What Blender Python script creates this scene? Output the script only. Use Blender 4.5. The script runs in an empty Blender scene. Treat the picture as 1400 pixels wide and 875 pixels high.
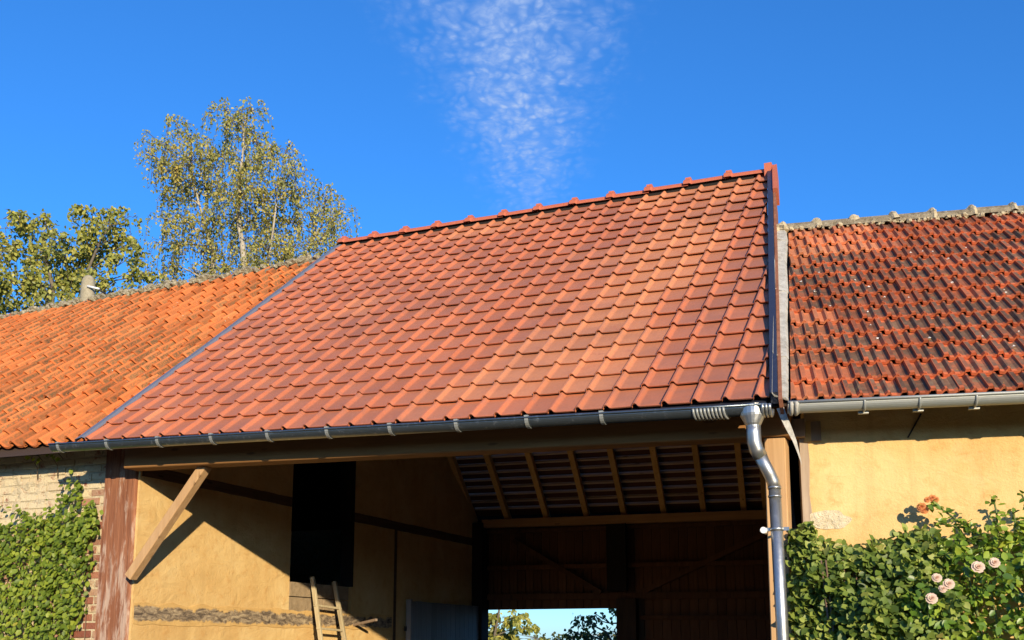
import bpy, bmesh, math, random
import numpy as np
from mathutils import Vector, Matrix, noise

random.seed(7)
rng = np.random.default_rng(7)
sc = bpy.context.scene
COL = sc.collection
R = math.radians

# ------------------------------------------------------------------ camera, sky, sun, exposure
cd = bpy.data.cameras.new('camera')
cd.sensor_width = 36.0
cd.lens = 36.05
cd.shift_y = 0.1496
cd.clip_end = 3000
cam = bpy.data.objects.new('camera', cd)
COL.objects.link(cam)
cam.location = (0, 0, 1.6)
cam.rotation_euler = (R(90 + 9.4), 0, 0)
sc.camera = cam

SUN_EL, SUN_DIR = 12.5, Vector((0.30, -0.954, 0))      # towards the sun
SUN_DIR.normalize()
sun_vec = Vector((SUN_DIR.x * math.cos(R(SUN_EL)), SUN_DIR.y * math.cos(R(SUN_EL)), math.sin(R(SUN_EL))))
sl = bpy.data.lights.new('sun', 'SUN')
sl.energy = 3.6
sl.angle = R(0.55)
sl.color = (1.0, 0.83, 0.60)
so = bpy.data.objects.new('sun', sl)
COL.objects.link(so)
so.rotation_euler = sun_vec.to_track_quat('Z', 'Y').to_euler()
so.location = (4, -20, 12)

sc.view_settings.view_transform = 'Standard'
sc.view_settings.look = 'None'
sc.view_settings.gamma = 1.0
sc.view_settings.exposure = 0.9

world = bpy.data.worlds.new('World')
sc.world = world
world.use_nodes = True


# ------------------------------------------------------------------ node helpers
class NT:
    def __init__(s, nt):
        s.nt = nt

    def n(s, kind, **kw):
        nd = s.nt.nodes.new(kind)
        for k, v in kw.items():
            setattr(nd, k, v)
        return nd

    def put(s, sock, v):
        if hasattr(v, 'is_linked') or hasattr(v, 'links'):
            s.nt.links.new(v, sock)
        elif isinstance(v, (int, float)):
            try:
                sock.default_value = v
            except TypeError:
                sock.default_value = (v, v, v)
        else:
            v = tuple(v)
            if len(v) == 3 and len(sock.default_value) == 4:
                v = v + (1.0,)
            sock.default_value = v

    def math(s, op, a, b=0.0, c=None, clamp=False):
        nd = s.n('ShaderNodeMath', operation=op)
        nd.use_clamp = clamp
        s.put(nd.inputs[0], a)
        s.put(nd.inputs[1], b)
        if c is not None:
            s.put(nd.inputs[2], c)
        return nd.outputs[0]

    def vmath(s, op, a, b):
        nd = s.n('ShaderNodeVectorMath', operation=op)
        s.put(nd.inputs[0], a)
        s.put(nd.inputs[1], b)
        return nd.outputs[0]

    def mix(s, fac, a, b, mode='MIX'):
        nd = s.n('ShaderNodeMix', data_type='RGBA', blend_type=mode)
        s.put(nd.inputs[0], fac)
        s.put(nd.inputs[6], a)
        s.put(nd.inputs[7], b)
        return nd.outputs[2]

    def step(s, x, lo, hi):
        nd = s.n('ShaderNodeMapRange', interpolation_type='SMOOTHSTEP')
        s.put(nd.inputs[0], x)
        s.put(nd.inputs[1], lo)
        s.put(nd.inputs[2], hi)
        return nd.outputs[0]

    def noise(s, vec, scale, detail=4.0, rough=0.55, dist=0.0):
        nd = s.n('ShaderNodeTexNoise')
        s.put(nd.inputs['Vector'], vec)
        s.put(nd.inputs['Scale'], scale)
        s.put(nd.inputs['Detail'], detail)
        s.put(nd.inputs['Roughness'], rough)
        s.put(nd.inputs['Distortion'], dist)
        return nd.outputs['Fac']

    def voro(s, vec, scale, feature='F1', rand=1.0):
        nd = s.n('ShaderNodeTexVoronoi', feature=feature)
        s.put(nd.inputs['Vector'], vec)
        s.put(nd.inputs['Scale'], scale)
        s.put(nd.inputs['Randomness'], rand)
        return nd.outputs['Distance']

    def ramp(s, fac, stops):
        nd = s.n('ShaderNodeValToRGB')
        cr = nd.color_ramp
        while len(cr.elements) < len(stops):
            cr.elements.new(0.5)
        for e, (p, c) in zip(cr.elements, stops):
            e.position = p
            e.color = tuple(c) + (1.0,) if len(c) == 3 else c
        s.put(nd.inputs[0], fac)
        return nd.outputs[0]

    def bump(s, h, strength=0.5, dist=0.01):
        nd = s.n('ShaderNodeBump')
        s.put(nd.inputs['Strength'], strength)
        s.put(nd.inputs['Distance'], dist)
        s.put(nd.inputs['Height'], h)
        return nd.outputs[0]

    def pos(s):
        return s.n('ShaderNodeNewGeometry').outputs['Position']

    def obj(s):
        return s.n('ShaderNodeTexCoord').outputs['Object']

    def uv(s):
        x = s.n('ShaderNodeSeparateXYZ')
        s.put(x.inputs[0], s.n('ShaderNodeTexCoord').outputs['UV'])
        return x.outputs[0], x.outputs[1]

    def sep(s, v):
        x = s.n('ShaderNodeSeparateXYZ')
        s.put(x.inputs[0], v)
        return x.outputs

    def scaled(s, v, k):
        nd = s.n('ShaderNodeMapping')
        s.put(nd.inputs['Vector'], v)
        nd.inputs['Scale'].default_value = k
        return nd.outputs[0]

    def rnd_obj(s):
        return s.n('ShaderNodeObjectInfo').outputs['Random']

    def rnd_isl(s):
        return s.n('ShaderNodeNewGeometry').outputs['Random Per Island']


def material(name):
    m = bpy.data.materials.new(name)
    m.use_nodes = True
    g = NT(m.node_tree)
    b = m.node_tree.nodes['Principled BSDF']
    return m, g, b


def finish(g, b, col, rough=0.8, bump=None, metallic=0.0, spec=0.5):
    g.put(b.inputs['Base Color'], col)
    g.put(b.inputs['Roughness'], rough)
    g.put(b.inputs['Metallic'], metallic)
    g.put(b.inputs['Specular IOR Level'], spec)
    if bump is not None:
        g.put(b.inputs['Normal'], bump)


# ------------------------------------------------------------------ world: Nishita sky with a patch of small high clouds
def build_world():
    nt = world.node_tree
    g = NT(nt)
    bg = nt.nodes['Background']
    sky = g.n('ShaderNodeTexSky', sky_type='NISHITA')
    sky.sun_disc = False
    sky.sun_elevation = R(SUN_EL)
    sky.sun_rotation = math.atan2(SUN_DIR.x, SUN_DIR.y)
    sky.altitude = 100
    sky.air_density = 1.0
    sky.dust_density = 0.3
    sky.ozone_density = 8.0
    d = g.n('ShaderNodeTexCoord').outputs['Generated']
    x, y, z = g.sep(d)
    zc = g.math('MAXIMUM', z, 0.02)
    px = g.math('DIVIDE', x, zc)
    py = g.math('DIVIDE', y, zc)
    comb = g.n('ShaderNodeCombineXYZ')
    g.put(comb.inputs[0], px)
    g.put(comb.inputs[1], py)
    P = comb.outputs[0]
    warp = g.n('ShaderNodeTexNoise')
    g.put(warp.inputs['Vector'], P)
    warp.inputs['Scale'].default_value = 9
    warp.inputs['Detail'].default_value = 3
    wv = g.vmath('SUBTRACT', warp.outputs['Color'], (0.5, 0.5, 0.5))
    P2 = g.vmath('ADD', P, g.vmath('MULTIPLY', wv, (0.05, 0.07, 0)))
    # funnel: wide overhead, narrowing towards the horizon
    wx, wy, _ = g.sep(P2)
    half = g.math('SUBTRACT', 0.452, g.math('MULTIPLY', wy, 0.150))
    half = g.math('MAXIMUM', half, 0.03)
    off = g.math('DIVIDE', g.math('ABSOLUTE', g.math('SUBTRACT', wx, g.math('MULTIPLY_ADD', wy, 0.055, -0.085))), half)
    fun = g.step(g.math('ADD', off, g.math('MULTIPLY_ADD', g.noise(P, 16, 5, 0.65), 1.1, -0.55)), 1.12, 0.35)
    fun = g.math('MULTIPLY', fun, g.step(wy, 2.62, 1.75))
    fun = g.math('MULTIPLY', fun, g.step(wy, 0.2, 0.7))
    big = g.noise(P, 7.0, 4, 0.6, 0.4)
    fun = g.math('MULTIPLY', fun, g.step(big, 0.24, 0.52))
    Ps = g.vmath('MULTIPLY', P2, (1.0, 0.62, 1.0))
    vor = g.n('ShaderNodeTexVoronoi', feature='SMOOTH_F1')
    g.put(vor.inputs['Vector'], Ps)
    vor.inputs['Scale'].default_value = 66
    vor.inputs['Smoothness'].default_value = 0.6
    puff = g.step(vor.outputs['Distance'], 0.74, 0.10)
    fine = g.noise(P2, 62, 6, 0.62, 0.6)
    mid = g.noise(P2, 26, 4, 0.6, 0.5)
    vor2 = g.n('ShaderNodeTexVoronoi', feature='SMOOTH_F1')
    g.put(vor2.inputs['Vector'], g.vmath('ADD', Ps, (3.3, 1.7, 0)))
    vor2.inputs['Scale'].default_value = 38
    vor2.inputs['Smoothness'].default_value = 0.7
    puff2 = g.step(vor2.outputs['Distance'], 0.72, 0.12)
    puff = g.math('MAXIMUM', puff, g.math('MULTIPLY', puff2, 0.85))
    dens = g.math('MULTIPLY', puff, g.math('MULTIPLY_ADD', g.step(fine, 0.25, 0.75), 0.6, 0.4))
    dens = g.math('MULTIPLY', dens, g.math('MULTIPLY_ADD', g.step(mid, 0.3, 0.62), 0.55, 0.45))
    core = g.step(off, 0.85, 0.0)
    a = g.math('MULTIPLY', g.math('MULTIPLY', fun, dens), g.math('MULTIPLY_ADD', core, 0.5, 0.5))
    a = g.math('ADD', a, g.math('MULTIPLY', g.math('MULTIPLY', fun, core), g.math('MULTIPLY', mid, 0.35)), clamp=True)
    a = g.math('MULTIPLY', a, 0.95)
    hs = g.n('ShaderNodeHueSaturation')
    g.put(hs.inputs['Color'], sky.outputs[0])
    hs.inputs['Saturation'].default_value = SKY_SAT
    hs.inputs['Value'].default_value = SKY_VAL
    col = g.mix(a, hs.outputs[0], CLOUD)
    g.put(bg.inputs['Color'], col)
    bg.inputs['Strength'].default_value = SKY_STR


SKY_STR, SKY_SAT, SKY_VAL, CLOUD = 0.15, 1.03, 1.0, (1.5, 2.05, 3.25)
build_world()


# ------------------------------------------------------------------ frames of reference (real positions on the ground)
class Frame:
    def __init__(s, x, y, az):
        s.m = Matrix.Translation((x, y, 0)) @ Matrix.Rotation(R(az), 4, 'Z')
        s.az = R(az)

    def w(s, p):
        return s.m @ Vector(p)


B = Frame(-3.40, 8.48, -23)        # the barn and the old wing on its left: x along the eaves, y into the depth
RF = Frame(1.72, 6.30, -12)        # the wing on the right
W0 = Frame(0, 0, 0)
BASE = {}


def tag(o, label, cat=None, group=None, kind=None):
    o['label'] = label
    if cat:
        o['category'] = cat
    if group:
        o['group'] = group
    if kind:
        o['kind'] = kind
    return o


def thing(name, label, cat, fr, base, group=None):
    o = bpy.data.objects.new(name, None)
    COL.objects.link(o)
    o.empty_display_size = 0.2
    o.location = fr.w(base)
    o.rotation_euler = (0, 0, fr.az)
    BASE[o.name] = Vector(base)
    return tag(o, label, cat, group)


def root_of(o):
    while o.parent:
        o = o.parent
    return o


class MB:
    """collects faces of one mesh"""

    def __init__(s):
        s.v, s.f, s.uv, s.col, s.sm, s.mi = [], [], [], [], [], []

    def face(s, pts, uv=None, col=None, smooth=False, mi=0):
        i = len(s.v)
        s.v += [tuple(p) for p in pts]
        s.f.append(tuple(range(i, i + len(pts))))
        s.uv.append(uv)
        s.col.append(col)
        s.sm.append(smooth)
        s.mi.append(mi)

    def box(s, x0, x1, y0, y1, z0, z1, mi=0, M=None):
        P = [Vector(p) for p in ((x0, y0, z0), (x1, y0, z0), (x1, y1, z0), (x0, y1, z0), (x0, y0, z1), (x1, y0, z1), (x1, y1, z1), (x0, y1, z1))]
        if M is not None:
            P = [M @ p for p in P]
        s.hexa(P, mi)

    def hexa(s, P, mi=0):
        i = len(s.v)
        s.v += [tuple(p) for p in P]
        for q in ((0, 3, 2, 1), (4, 5, 6, 7), (0, 1, 5, 4), (1, 2, 6, 5), (2, 3, 7, 6), (3, 0, 4, 7)):
            s.f.append(tuple(i + k for k in q))
            s.uv.append(None)
            s.col.append(None)
            s.sm.append(False)
            s.mi.append(mi)

    def bar(s, p0, p1, w, h, side=(0, 0, 1), bev=0.0, w1=None, h1=None):
        """bar of section w x h from p0 to p1; h is measured along 'side' as far as it can be"""
        p0, p1 = Vector(p0), Vector(p1)
        t = (p1 - p0).normalized()
        a = t.cross(Vector(side)).normalized()
        b = a.cross(t).normalized()
        w1, h1 = w1 or w, h1 or h

        def ring(p, w, h):
            e = min(bev, w * 0.4, h * 0.4)
            if e <= 0:
                return [p + a * (sx * w / 2) + b * (sy * h / 2) for sx, sy in ((-1, -1), (1, -1), (1, 1), (-1, 1))]
            o = []
            for sx, sy in ((-1, -1), (1, -1), (1, 1), (-1, 1)):
                c1 = p + a * (sx * (w / 2 - e)) + b * (sy * h / 2)
                c2 = p + a * (sx * w / 2) + b * (sy * (h / 2 - e))
                o += [c1, c2] if sx * sy < 0 else [c2, c1]
            return o
        r0, r1 = ring(p0, w, h), ring(p1, w1, h1)
        n = len(r0)
        i = len(s.v)
        s.v += [tuple(p) for p in r0 + r1]
        fs = [tuple(i + k for k in range(n))[::-1], tuple(i + n + k for k in range(n))]
        fs += [(i + k, i + (k + 1) % n, i + n + (k + 1) % n, i + n + k) for k in range(n)]
        for f in fs:
            s.f.append(f)
            s.uv.append(None)
            s.col.append(None)
            s.sm.append(False)
            s.mi.append(0)

    def tube(s, pts, rad, seg=8, smooth=True, caps=True, arc=None, up=(0, 0, 1)):
        """tube along pts; rad number or list"""
        pts = [Vector(p) for p in pts]
        n = len(pts)
        if not hasattr(rad, '__len__'):
            rad = [rad] * n
        rings = []
        prev = None
        for k, p in enumerate(pts):
            t = (pts[min(k + 1, n - 1)] - pts[max(k - 1, 0)]).normalized()
            u = Vector(up) if prev is None else prev
            if abs(t.dot(u)) > 0.98:
                u = Vector((1, 0, 0)) if abs(t.x) < 0.9 else Vector((0, 1, 0))
            a = (u - t * u.dot(t)).normalized()
            prev = a
            b = t.cross(a)
            i = len(s.v)
            s.v += [tuple(p + (a * math.cos(2 * math.pi * j / seg) + b * math.sin(2 * math.pi * j / seg)) * rad[k]) for j in range(seg)]
            rings.append(i)
        for k in range(n - 1):
            for j in range(seg):
                j2 = (j + 1) % seg
                s.f.append((rings[k] + j, rings[k] + j2, rings[k + 1] + j2, rings[k + 1] + j))
                s.uv.append(None)
                s.col.append(None)
                s.sm.append(smooth)
                s.mi.append(0)
        if caps:
            for r, rev in ((rings[0], True), (rings[-1], False)):
                q = tuple(r + j for j in range(seg))
                s.f.append(q[::-1] if rev else q)
                s.uv.append(None)
                s.col.append(None)
                s.sm.append(False)
                s.mi.append(0)

    def mesh(s, name, mats, off=Vector((0, 0, 0))):
        me = bpy.data.meshes.new(name)
        me.from_pydata([tuple(Vector(p) - off) for p in s.v], [], s.f)
        if any(s.uv):
            l = me.uv_layers.new(name='UVMap')
            k = 0
            for f, uv in zip(s.f, s.uv):
                for j in range(len(f)):
                    l.data[k].uv = uv[j] if uv else (0, 0)
                    k += 1
        if any(c is not None for c in s.col):
            ca = me.color_attributes.new('tint', 'FLOAT_COLOR', 'CORNER')
            k = 0
            for f, c in zip(s.f, s.col):
                for j in range(len(f)):
                    ca.data[k].color = c if c is not None else (0.5, 0.5, 0.5, 1)
                    k += 1
        me.polygons.foreach_set('use_smooth', s.sm)
        me.polygons.foreach_set('material_index', s.mi)
        for m in (mats if isinstance(mats, (list, tuple)) else [mats]):
            me.materials.append(m)
        me.update()
        return me


def link(name, me, parent=None, label=None, kind=None):
    o = bpy.data.objects.new(name, me)
    COL.objects.link(o)
    if parent is not None:
        o.parent = parent
    if label:
        o['label'] = label
    if kind:
        o['kind'] = kind
    return o


def part(name, mb, mat, parent, label=None, kind=None):
    return link(name, mb.mesh(name, mat, BASE[root_of(parent).name]), parent, label, kind)


def copy_part(o, parent, loc_shift):
    c = o.copy()
    COL.objects.link(c)
    c.parent = parent
    c.location = Vector(o.location) + Vector(loc_shift)
    return c


# ------------------------------------------------------------------ materials
def tile_coords(g, src):
    if src == 'object':
        c = g.n('ShaderNodeObjectInfo').outputs['Color']
    else:
        c = g.n('ShaderNodeAttribute', attribute_name='tint').outputs['Color']
    x = g.n('ShaderNodeSeparateColor')
    g.put(x.inputs[0], c)
    return x.outputs


def new_tile_mat(src):
    m, g, b = material('new_clay_tile_' + src)
    dull, sandy, bri = tile_coords(g, src)
    u, v = g.uv()
    p = g.pos()
    n1 = g.noise(p, 9, 5, 0.6)
    n2 = g.noise(p, 60, 4, 0.6)
    n3 = g.noise(p, 1.1, 4, 0.6)
    pan = g.math('MULTIPLY', g.step(u, 0.17, 0.27), g.step(u, 1.0, 0.95))
    pan = g.math('MULTIPLY', pan, g.math('MULTIPLY', g.step(v, 0.03, 0.12), g.step(v, 0.98, 0.78)))
    rolltop = g.math('MULTIPLY', g.math('MULTIPLY', g.step(u, 0.05, 0.12), g.step(u, 0.24, 0.16)), g.math('MAXIMUM', g.math('MULTIPLY', g.step(v, 0.5, 0.72), 0.8), g.math('MULTIPLY', g.step(v, 0.22, 0.08), 0.55)))
    pan = g.math('MAXIMUM', pan, rolltop)
    fac = g.math('MULTIPLY', pan, g.math('ADD', g.math('MULTIPLY', dull, 0.7), g.math('MULTIPLY', n1, 0.65)), clamp=True)
    col = g.mix(fac, (0.52, 0.158, 0.066), (0.405, 0.152, 0.080))
    col = g.mix(g.math('MULTIPLY', sandy, g.step(n1, 0.15, 0.5)), col, (0.56, 0.222, 0.098))
    val = g.math('MULTIPLY_ADD', bri, 0.18, 0.90)
    val = g.math('MULTIPLY', val, g.math('MULTIPLY_ADD', n2, 0.35, 0.82))
    col = g.mix(1.0, col, g.vmath('MULTIPLY', (1, 1, 1), val), 'MULTIPLY')
    col = g.mix(g.math('MULTIPLY', g.step(g.math('ADD', n3, g.math('MULTIPLY', n1, 0.3)), 0.58, 0.82), 0.35), col, (0.23, 0.10, 0.07))
    col = g.mix(g.math('MULTIPLY', g.step(g.noise(p, 26, 4, 0.7), 0.62, 0.72), 0.35), col, (0.44, 0.22, 0.14))
    finish(g, b, col, 0.55, g.bump(n2, 0.4, 0.004), spec=0.45)
    return m


def old_pan_mat(src):
    m, g, b = material('old_orange_pantile_' + src)
    dull, sandy, bri = tile_coords(g, src)
    u, v = g.uv()
    p = g.pos()
    n1 = g.noise(p, 5, 6, 0.65)
    n2 = g.noise(p, 45, 5, 0.65)
    low = g.math('MULTIPLY', g.step(u, 0.20, 0.30), g.step(u, 1.04, 0.94))
    dirt = g.math('ADD', g.math('MULTIPLY', g.math('MULTIPLY', low, g.step(v, 0.03, 0.14)), g.math('MULTIPLY_ADD', dull, 0.8, 0.42)), g.math('MULTIPLY', g.step(n1, 0.54, 0.76), g.math('MULTIPLY_ADD', dull, 0.5, 0.1)), clamp=True)
    dirt = g.math('MULTIPLY', dirt, g.step(n2, 0.25, 0.6))
    col = g.mix(n2, (0.50, 0.125, 0.028), (0.64, 0.185, 0.048))
    col = g.mix(g.math('MULTIPLY', sandy, 0.4), col, (0.56, 0.23, 0.08))
    col = g.mix(dirt, col, g.ramp(n1, [(0.3, (0.105, 0.055, 0.024)), (0.7, (0.21, 0.125, 0.05))]))
    col = g.mix(g.step(g.noise(p, 30, 3, 0.5), 0.70, 0.76), col, (0.42, 0.36, 0.26))
    col = g.mix(1.0, col, g.vmath('MULTIPLY', (1, 1, 1), g.math('MULTIPLY_ADD', bri, 0.5, 0.72)), 'MULTIPLY')
    finish(g, b, col, 0.85, g.bump(n2, 0.5, 0.006), spec=0.3)
    return m


def old_flat_mat(src):
    m, g, b = material('old_interlocking_tile_' + src)
    dark, pale, bri = tile_coords(g, src)
    u, v = g.uv()
    p = g.pos()
    n1 = g.noise(p, 14, 5, 0.6)
    n2 = g.noise(p, 70, 4, 0.65)
    wob = g.math('MULTIPLY', g.math('SUBTRACT', n1, 0.5), 0.12)
    # weathered field keeps clear of the lip and of the strip sheltered by the lip above
    vv = g.math('ADD', v, wob)
    scal = g.math('MULTIPLY', g.math('ABSOLUTE', g.math('SINE', g.math('MULTIPLY', u, 6.9))), 0.10)
    fld = g.math('MULTIPLY', g.step(vv, 0.10, 0.16), g.step(g.math('ADD', vv, scal), 0.86, 0.80))
    fld = g.math('MULTIPLY', fld, g.math('MULTIPLY', g.step(u, 0.02, 0.06), g.step(u, 1.0, 0.97)))
    drift = g.math('MULTIPLY_ADD', g.step(g.noise(p, 2.6, 5, 0.65, 0.6), 0.34, 0.60), 0.65, 0.45)
    fld = g.math('MULTIPLY', g.math('ADD', fld, g.math('MULTIPLY', g.step(n1, 0.55, 0.7), 0.35)), drift)
    amt = g.math('MULTIPLY', fld, g.math('MULTIPLY', g.math('MULTIPLY', dark, 1.25), g.step(n2, 0.08, 0.36)), clamp=True)
    col = g.mix(n1, (0.39, 0.088, 0.034), (0.54, 0.150, 0.060))
    col = g.mix(g.math('MULTIPLY', pale, 0.8), col, (0.62, 0.26, 0.12))
    col = g.mix(amt, col, g.ramp(n1, [(0.3, (0.115, 0.058, 0.034)), (0.55, (0.165, 0.095, 0.060)), (0.75, (0.21, 0.15, 0.085))]))
    col = g.mix(g.math('MULTIPLY', g.step(g.noise(p, 20, 3, 0.6), 0.66, 0.74), 0.6), col, (0.50, 0.24, 0.03))
    col = g.mix(g.math('MULTIPLY', g.step(g.noise(p, 38, 4, 0.7), 0.63, 0.70), 0.5), col, (0.30, 0.26, 0.17))
    col = g.mix(1.0, col, g.vmath('MULTIPLY', (1, 1, 1), g.math('MULTIPLY_ADD', bri, 0.5, 0.75)), 'MULTIPLY')
    finish(g, b, col, 0.85, g.bump(n2, 0.5, 0.005), spec=0.2)
    return m


def wood(name, dark, light, axis, grain=1.0, rough=0.75, knots=True, bump=0.4):
    m, g, b = material(name)
    p = g.obj()
    k = {'x': (1.2, 26, 26), 'y': (26, 1.2, 26), 'z': (26, 26, 1.2)}[axis]
    k = tuple(q * grain for q in k)
    n1 = g.noise(g.scaled(p, k), 1.0, 5, 0.6, 0.6)
    n2 = g.noise(p, 2.3, 3, 0.5)
    f = g.math('ADD', g.math('MULTIPLY', n1, 0.8), g.math('MULTIPLY', n2, 0.3), clamp=True)
    col = g.ramp(f, [(0.3, dark), (0.75, light)])
    r = g.rnd_obj()
    col = g.mix(1.0, col, g.vmath('MULTIPLY', (1, 1, 1), g.math('MULTIPLY_ADD', r, 0.35, 0.82)), 'MULTIPLY')
    if knots:
        kn = g.voro(g.scaled(p, tuple({'x': (2.2, 9, 9), 'y': (9, 2.2, 9), 'z': (9, 9, 2.2)}[axis])), 1.0)
        col = g.mix(g.math('MULTIPLY', g.step(kn, 0.13, 0.06), 0.75), col, tuple(c * 0.45 for c in dark))
    finish(g, b, col, rough, g.bump(n1, bump, 0.004), spec=0.3)
    return m


def plaster():
    m, g, b = material('ochre_render')
    p = g.pos()
    x, y, z = g.sep(p)
    n1 = g.noise(p, 1.6, 5, 0.6, 0.5)
    n2 = g.noise(p, 9, 6, 0.65)
    n3 = g.noise(p, 70, 5, 0.7)
    col = g.ramp(n1, [(0.25, (0.55, 0.335, 0.118)), (0.5, (0.64, 0.43, 0.172)), (0.75, (0.71, 0.52, 0.235))])
    col = g.mix(g.math('MULTIPLY', g.step(n2, 0.50, 0.72), 0.45), col, (0.52, 0.27, 0.08))
    straw = g.noise(g.scaled(p, (120, 120, 45)), 1.0, 2, 0.5, 1.5)
    col = g.mix(g.math('MULTIPLY', g.step(straw, 0.70, 0.78), 0.55), col, (0.22, 0.13, 0.05))
    tro = g.noise(g.scaled(p, (3.5, 3.5, 7.0)), 1.0, 3, 0.5, 1.2)
    h = g.math('ADD', g.math('ADD', g.math('MULTIPLY', n2, 0.6), g.math('MULTIPLY', n3, 0.4)), g.math('MULTIPLY', tro, 0.9))
    col = g.mix(g.math('MULTIPLY', g.step(g.noise(p, 3.2, 5, 0.7, 1.0), 0.54, 0.70), 0.3), col, (0.70, 0.52, 0.26))
    drip = g.noise(g.scaled(p, (7, 7, 0.5)), 1.0, 5, 0.65, 0.4)
    col = g.mix(g.math('MULTIPLY', g.step(drip, 0.52, 0.72), 0.22), col, (0.40, 0.24, 0.09))
    finish(g, b, col, 0.92, g.bump(h, 0.7, 0.022), spec=0.2)
    return m


def rough_stain(name, stops, scale=14, bump=0.9, dist=0.03, rough=0.95):
    m, g, b = material(name)
    p = g.pos()
    n1 = g.noise(p, scale, 6, 0.68, 0.4)
    n2 = g.noise(p, scale * 5, 4, 0.6)
    col = g.ramp(g.math('ADD', g.math('MULTIPLY', n1, 0.75), g.math('MULTIPLY', n2, 0.25)), stops)
    finish(g, b, col, rough, g.bump(g.math('ADD', n1, g.math('MULTIPLY', n2, 0.4)), bump, dist), spec=0.2)
    return m


def zinc(name, base, rough, metallic=1.0, stain=0.3, stain_col=(0.55, 0.58, 0.58), spangle=0.0):
    m, g, b = material(name)
    p = g.pos()
    n1 = g.noise(p, 11, 6, 0.7, 1.2)
    n2 = g.noise(g.scaled(p, (25, 25, 25)), 1.0, 4, 0.6)
    fac = g.math('MULTIPLY', g.step(g.math('ADD', g.math('MULTIPLY', n1, 0.6), g.math('MULTIPLY', n2, 0.45)), 0.56, 0.74), stain)
    col = g.mix(fac, base, stain_col)
    if spangle:
        v = g.n('ShaderNodeTexVoronoi')
        g.put(v.inputs['Vector'], p)
        v.inputs['Scale'].default_value = 70
        col = g.mix(spangle, col, v.outputs['Color'], 'OVERLAY')
    finish(g, b, col, g.math('MULTIPLY_ADD', n2, 0.25, rough - 0.1), g.bump(n1, 0.15, 0.01), metallic, 0.5)
    return m


def leaf_mat(name, stops, gloss=0.5, trans=0.35, rough=0.5):
    m, g, b = material(name)
    r = g.rnd_isl()
    n = g.noise(g.pos(), 1.7, 3, 0.6)
    f = g.math('ADD', g.math('MULTIPLY', r, 0.75), g.math('MULTIPLY_ADD', n, 0.6, -0.18), clamp=True)
    col = g.ramp(f, stops)
    finish(g, b, col, rough, None, 0.0, gloss)
    tr = g.n('ShaderNodeBsdfTranslucent')
    g.put(tr.inputs['Color'], g.mix(1.0, col, (1.25, 1.25, 0.55), 'MULTIPLY'))
    mx = g.n('ShaderNodeMixShader')
    mx.inputs[0].default_value = trans
    nt = m.node_tree
    nt.links.new(b.outputs[0], mx.inputs[1])
    nt.links.new(tr.outputs[0], mx.inputs[2])
    nt.links.new(mx.outputs[0], nt.nodes['Material Output'].inputs['Surface'])
    return m


def plain(name, col, rough=0.7, bump=0.0, scale=40, var=0.25, metallic=0.0, spec=0.4):
    m, g, b = material(name)
    n = g.noise(g.pos(), scale, 5, 0.6)
    c = g.mix(1.0, col, g.vmath('MULTIPLY', (1, 1, 1), g.math('MULTIPLY_ADD', n, 2 * var, 1 - var)), 'MULTIPLY')
    finish(g, b, c, rough, g.bump(n, bump, 0.01) if bump else None, metallic, spec)
    return m


def brick_mat():
    m, g, b = material('limewashed_brick')
    p = g.pos()
    r = g.n('ShaderNodeObjectInfo')
    n1 = g.noise(p, 11, 5, 0.65)
    n2 = g.noise(p, 60, 4, 0.6)
    c = g.n('ShaderNodeSeparateColor')
    g.put(c.inputs[0], r.outputs['Color'])
    col = g.mix(r.outputs['Random'], (0.20, 0.055, 0.035), (0.36, 0.15, 0.09))
    lime = g.math('MULTIPLY', c.outputs[0], g.step(g.math('ADD', n1, g.math('MULTIPLY', n2, 0.25)), 0.42, 0.62), clamp=True)
    col = g.mix(lime, col, (0.62, 0.52, 0.33))
    finish(g, b, col, 0.95, g.bump(g.math('ADD', n1, n2), 0.8, 0.012), spec=0.2)
    return m


def red_post_mat():
    m, g, b = material('peeling_oxblood_timber')
    p = g.obj()
    n1 = g.noise(g.scaled(p, (30, 30, 2.0)), 1.0, 5, 0.65, 0.5)
    n2 = g.noise(g.scaled(p, (16, 16, 3.0)), 1.0, 6, 0.7, 0.3)
    col = g.ramp(n1, [(0.3, (0.16, 0.055, 0.026)), (0.7, (0.34, 0.145, 0.070))])
    z = g.sep(g.pos())[2]
    wear = g.math('ADD', n2, g.math('MULTIPLY', g.step(z, 2.9, 1.9), 0.08))
    col = g.mix(g.math('MULTIPLY', g.step(wear, 0.52, 0.70), 0.7), col, (0.52, 0.40, 0.30))
    finish(g, b, col, 0.85, g.bump(g.math('ADD', n1, n2), 0.9, 0.012), spec=0.25)
    return m


MAT = {}
for s in ('object', 'mesh'):
    MAT['new_' + s] = new_tile_mat(s)
    MAT['pan_' + s] = old_pan_mat(s)
    MAT['flat_' + s] = old_flat_mat(s)
MAT['ridge_new'] = plain('new_ridge_clay', (0.46, 0.125, 0.06), 0.6, 0.3, 50, 0.3)
MAT['plaster'] = plaster()


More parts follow.
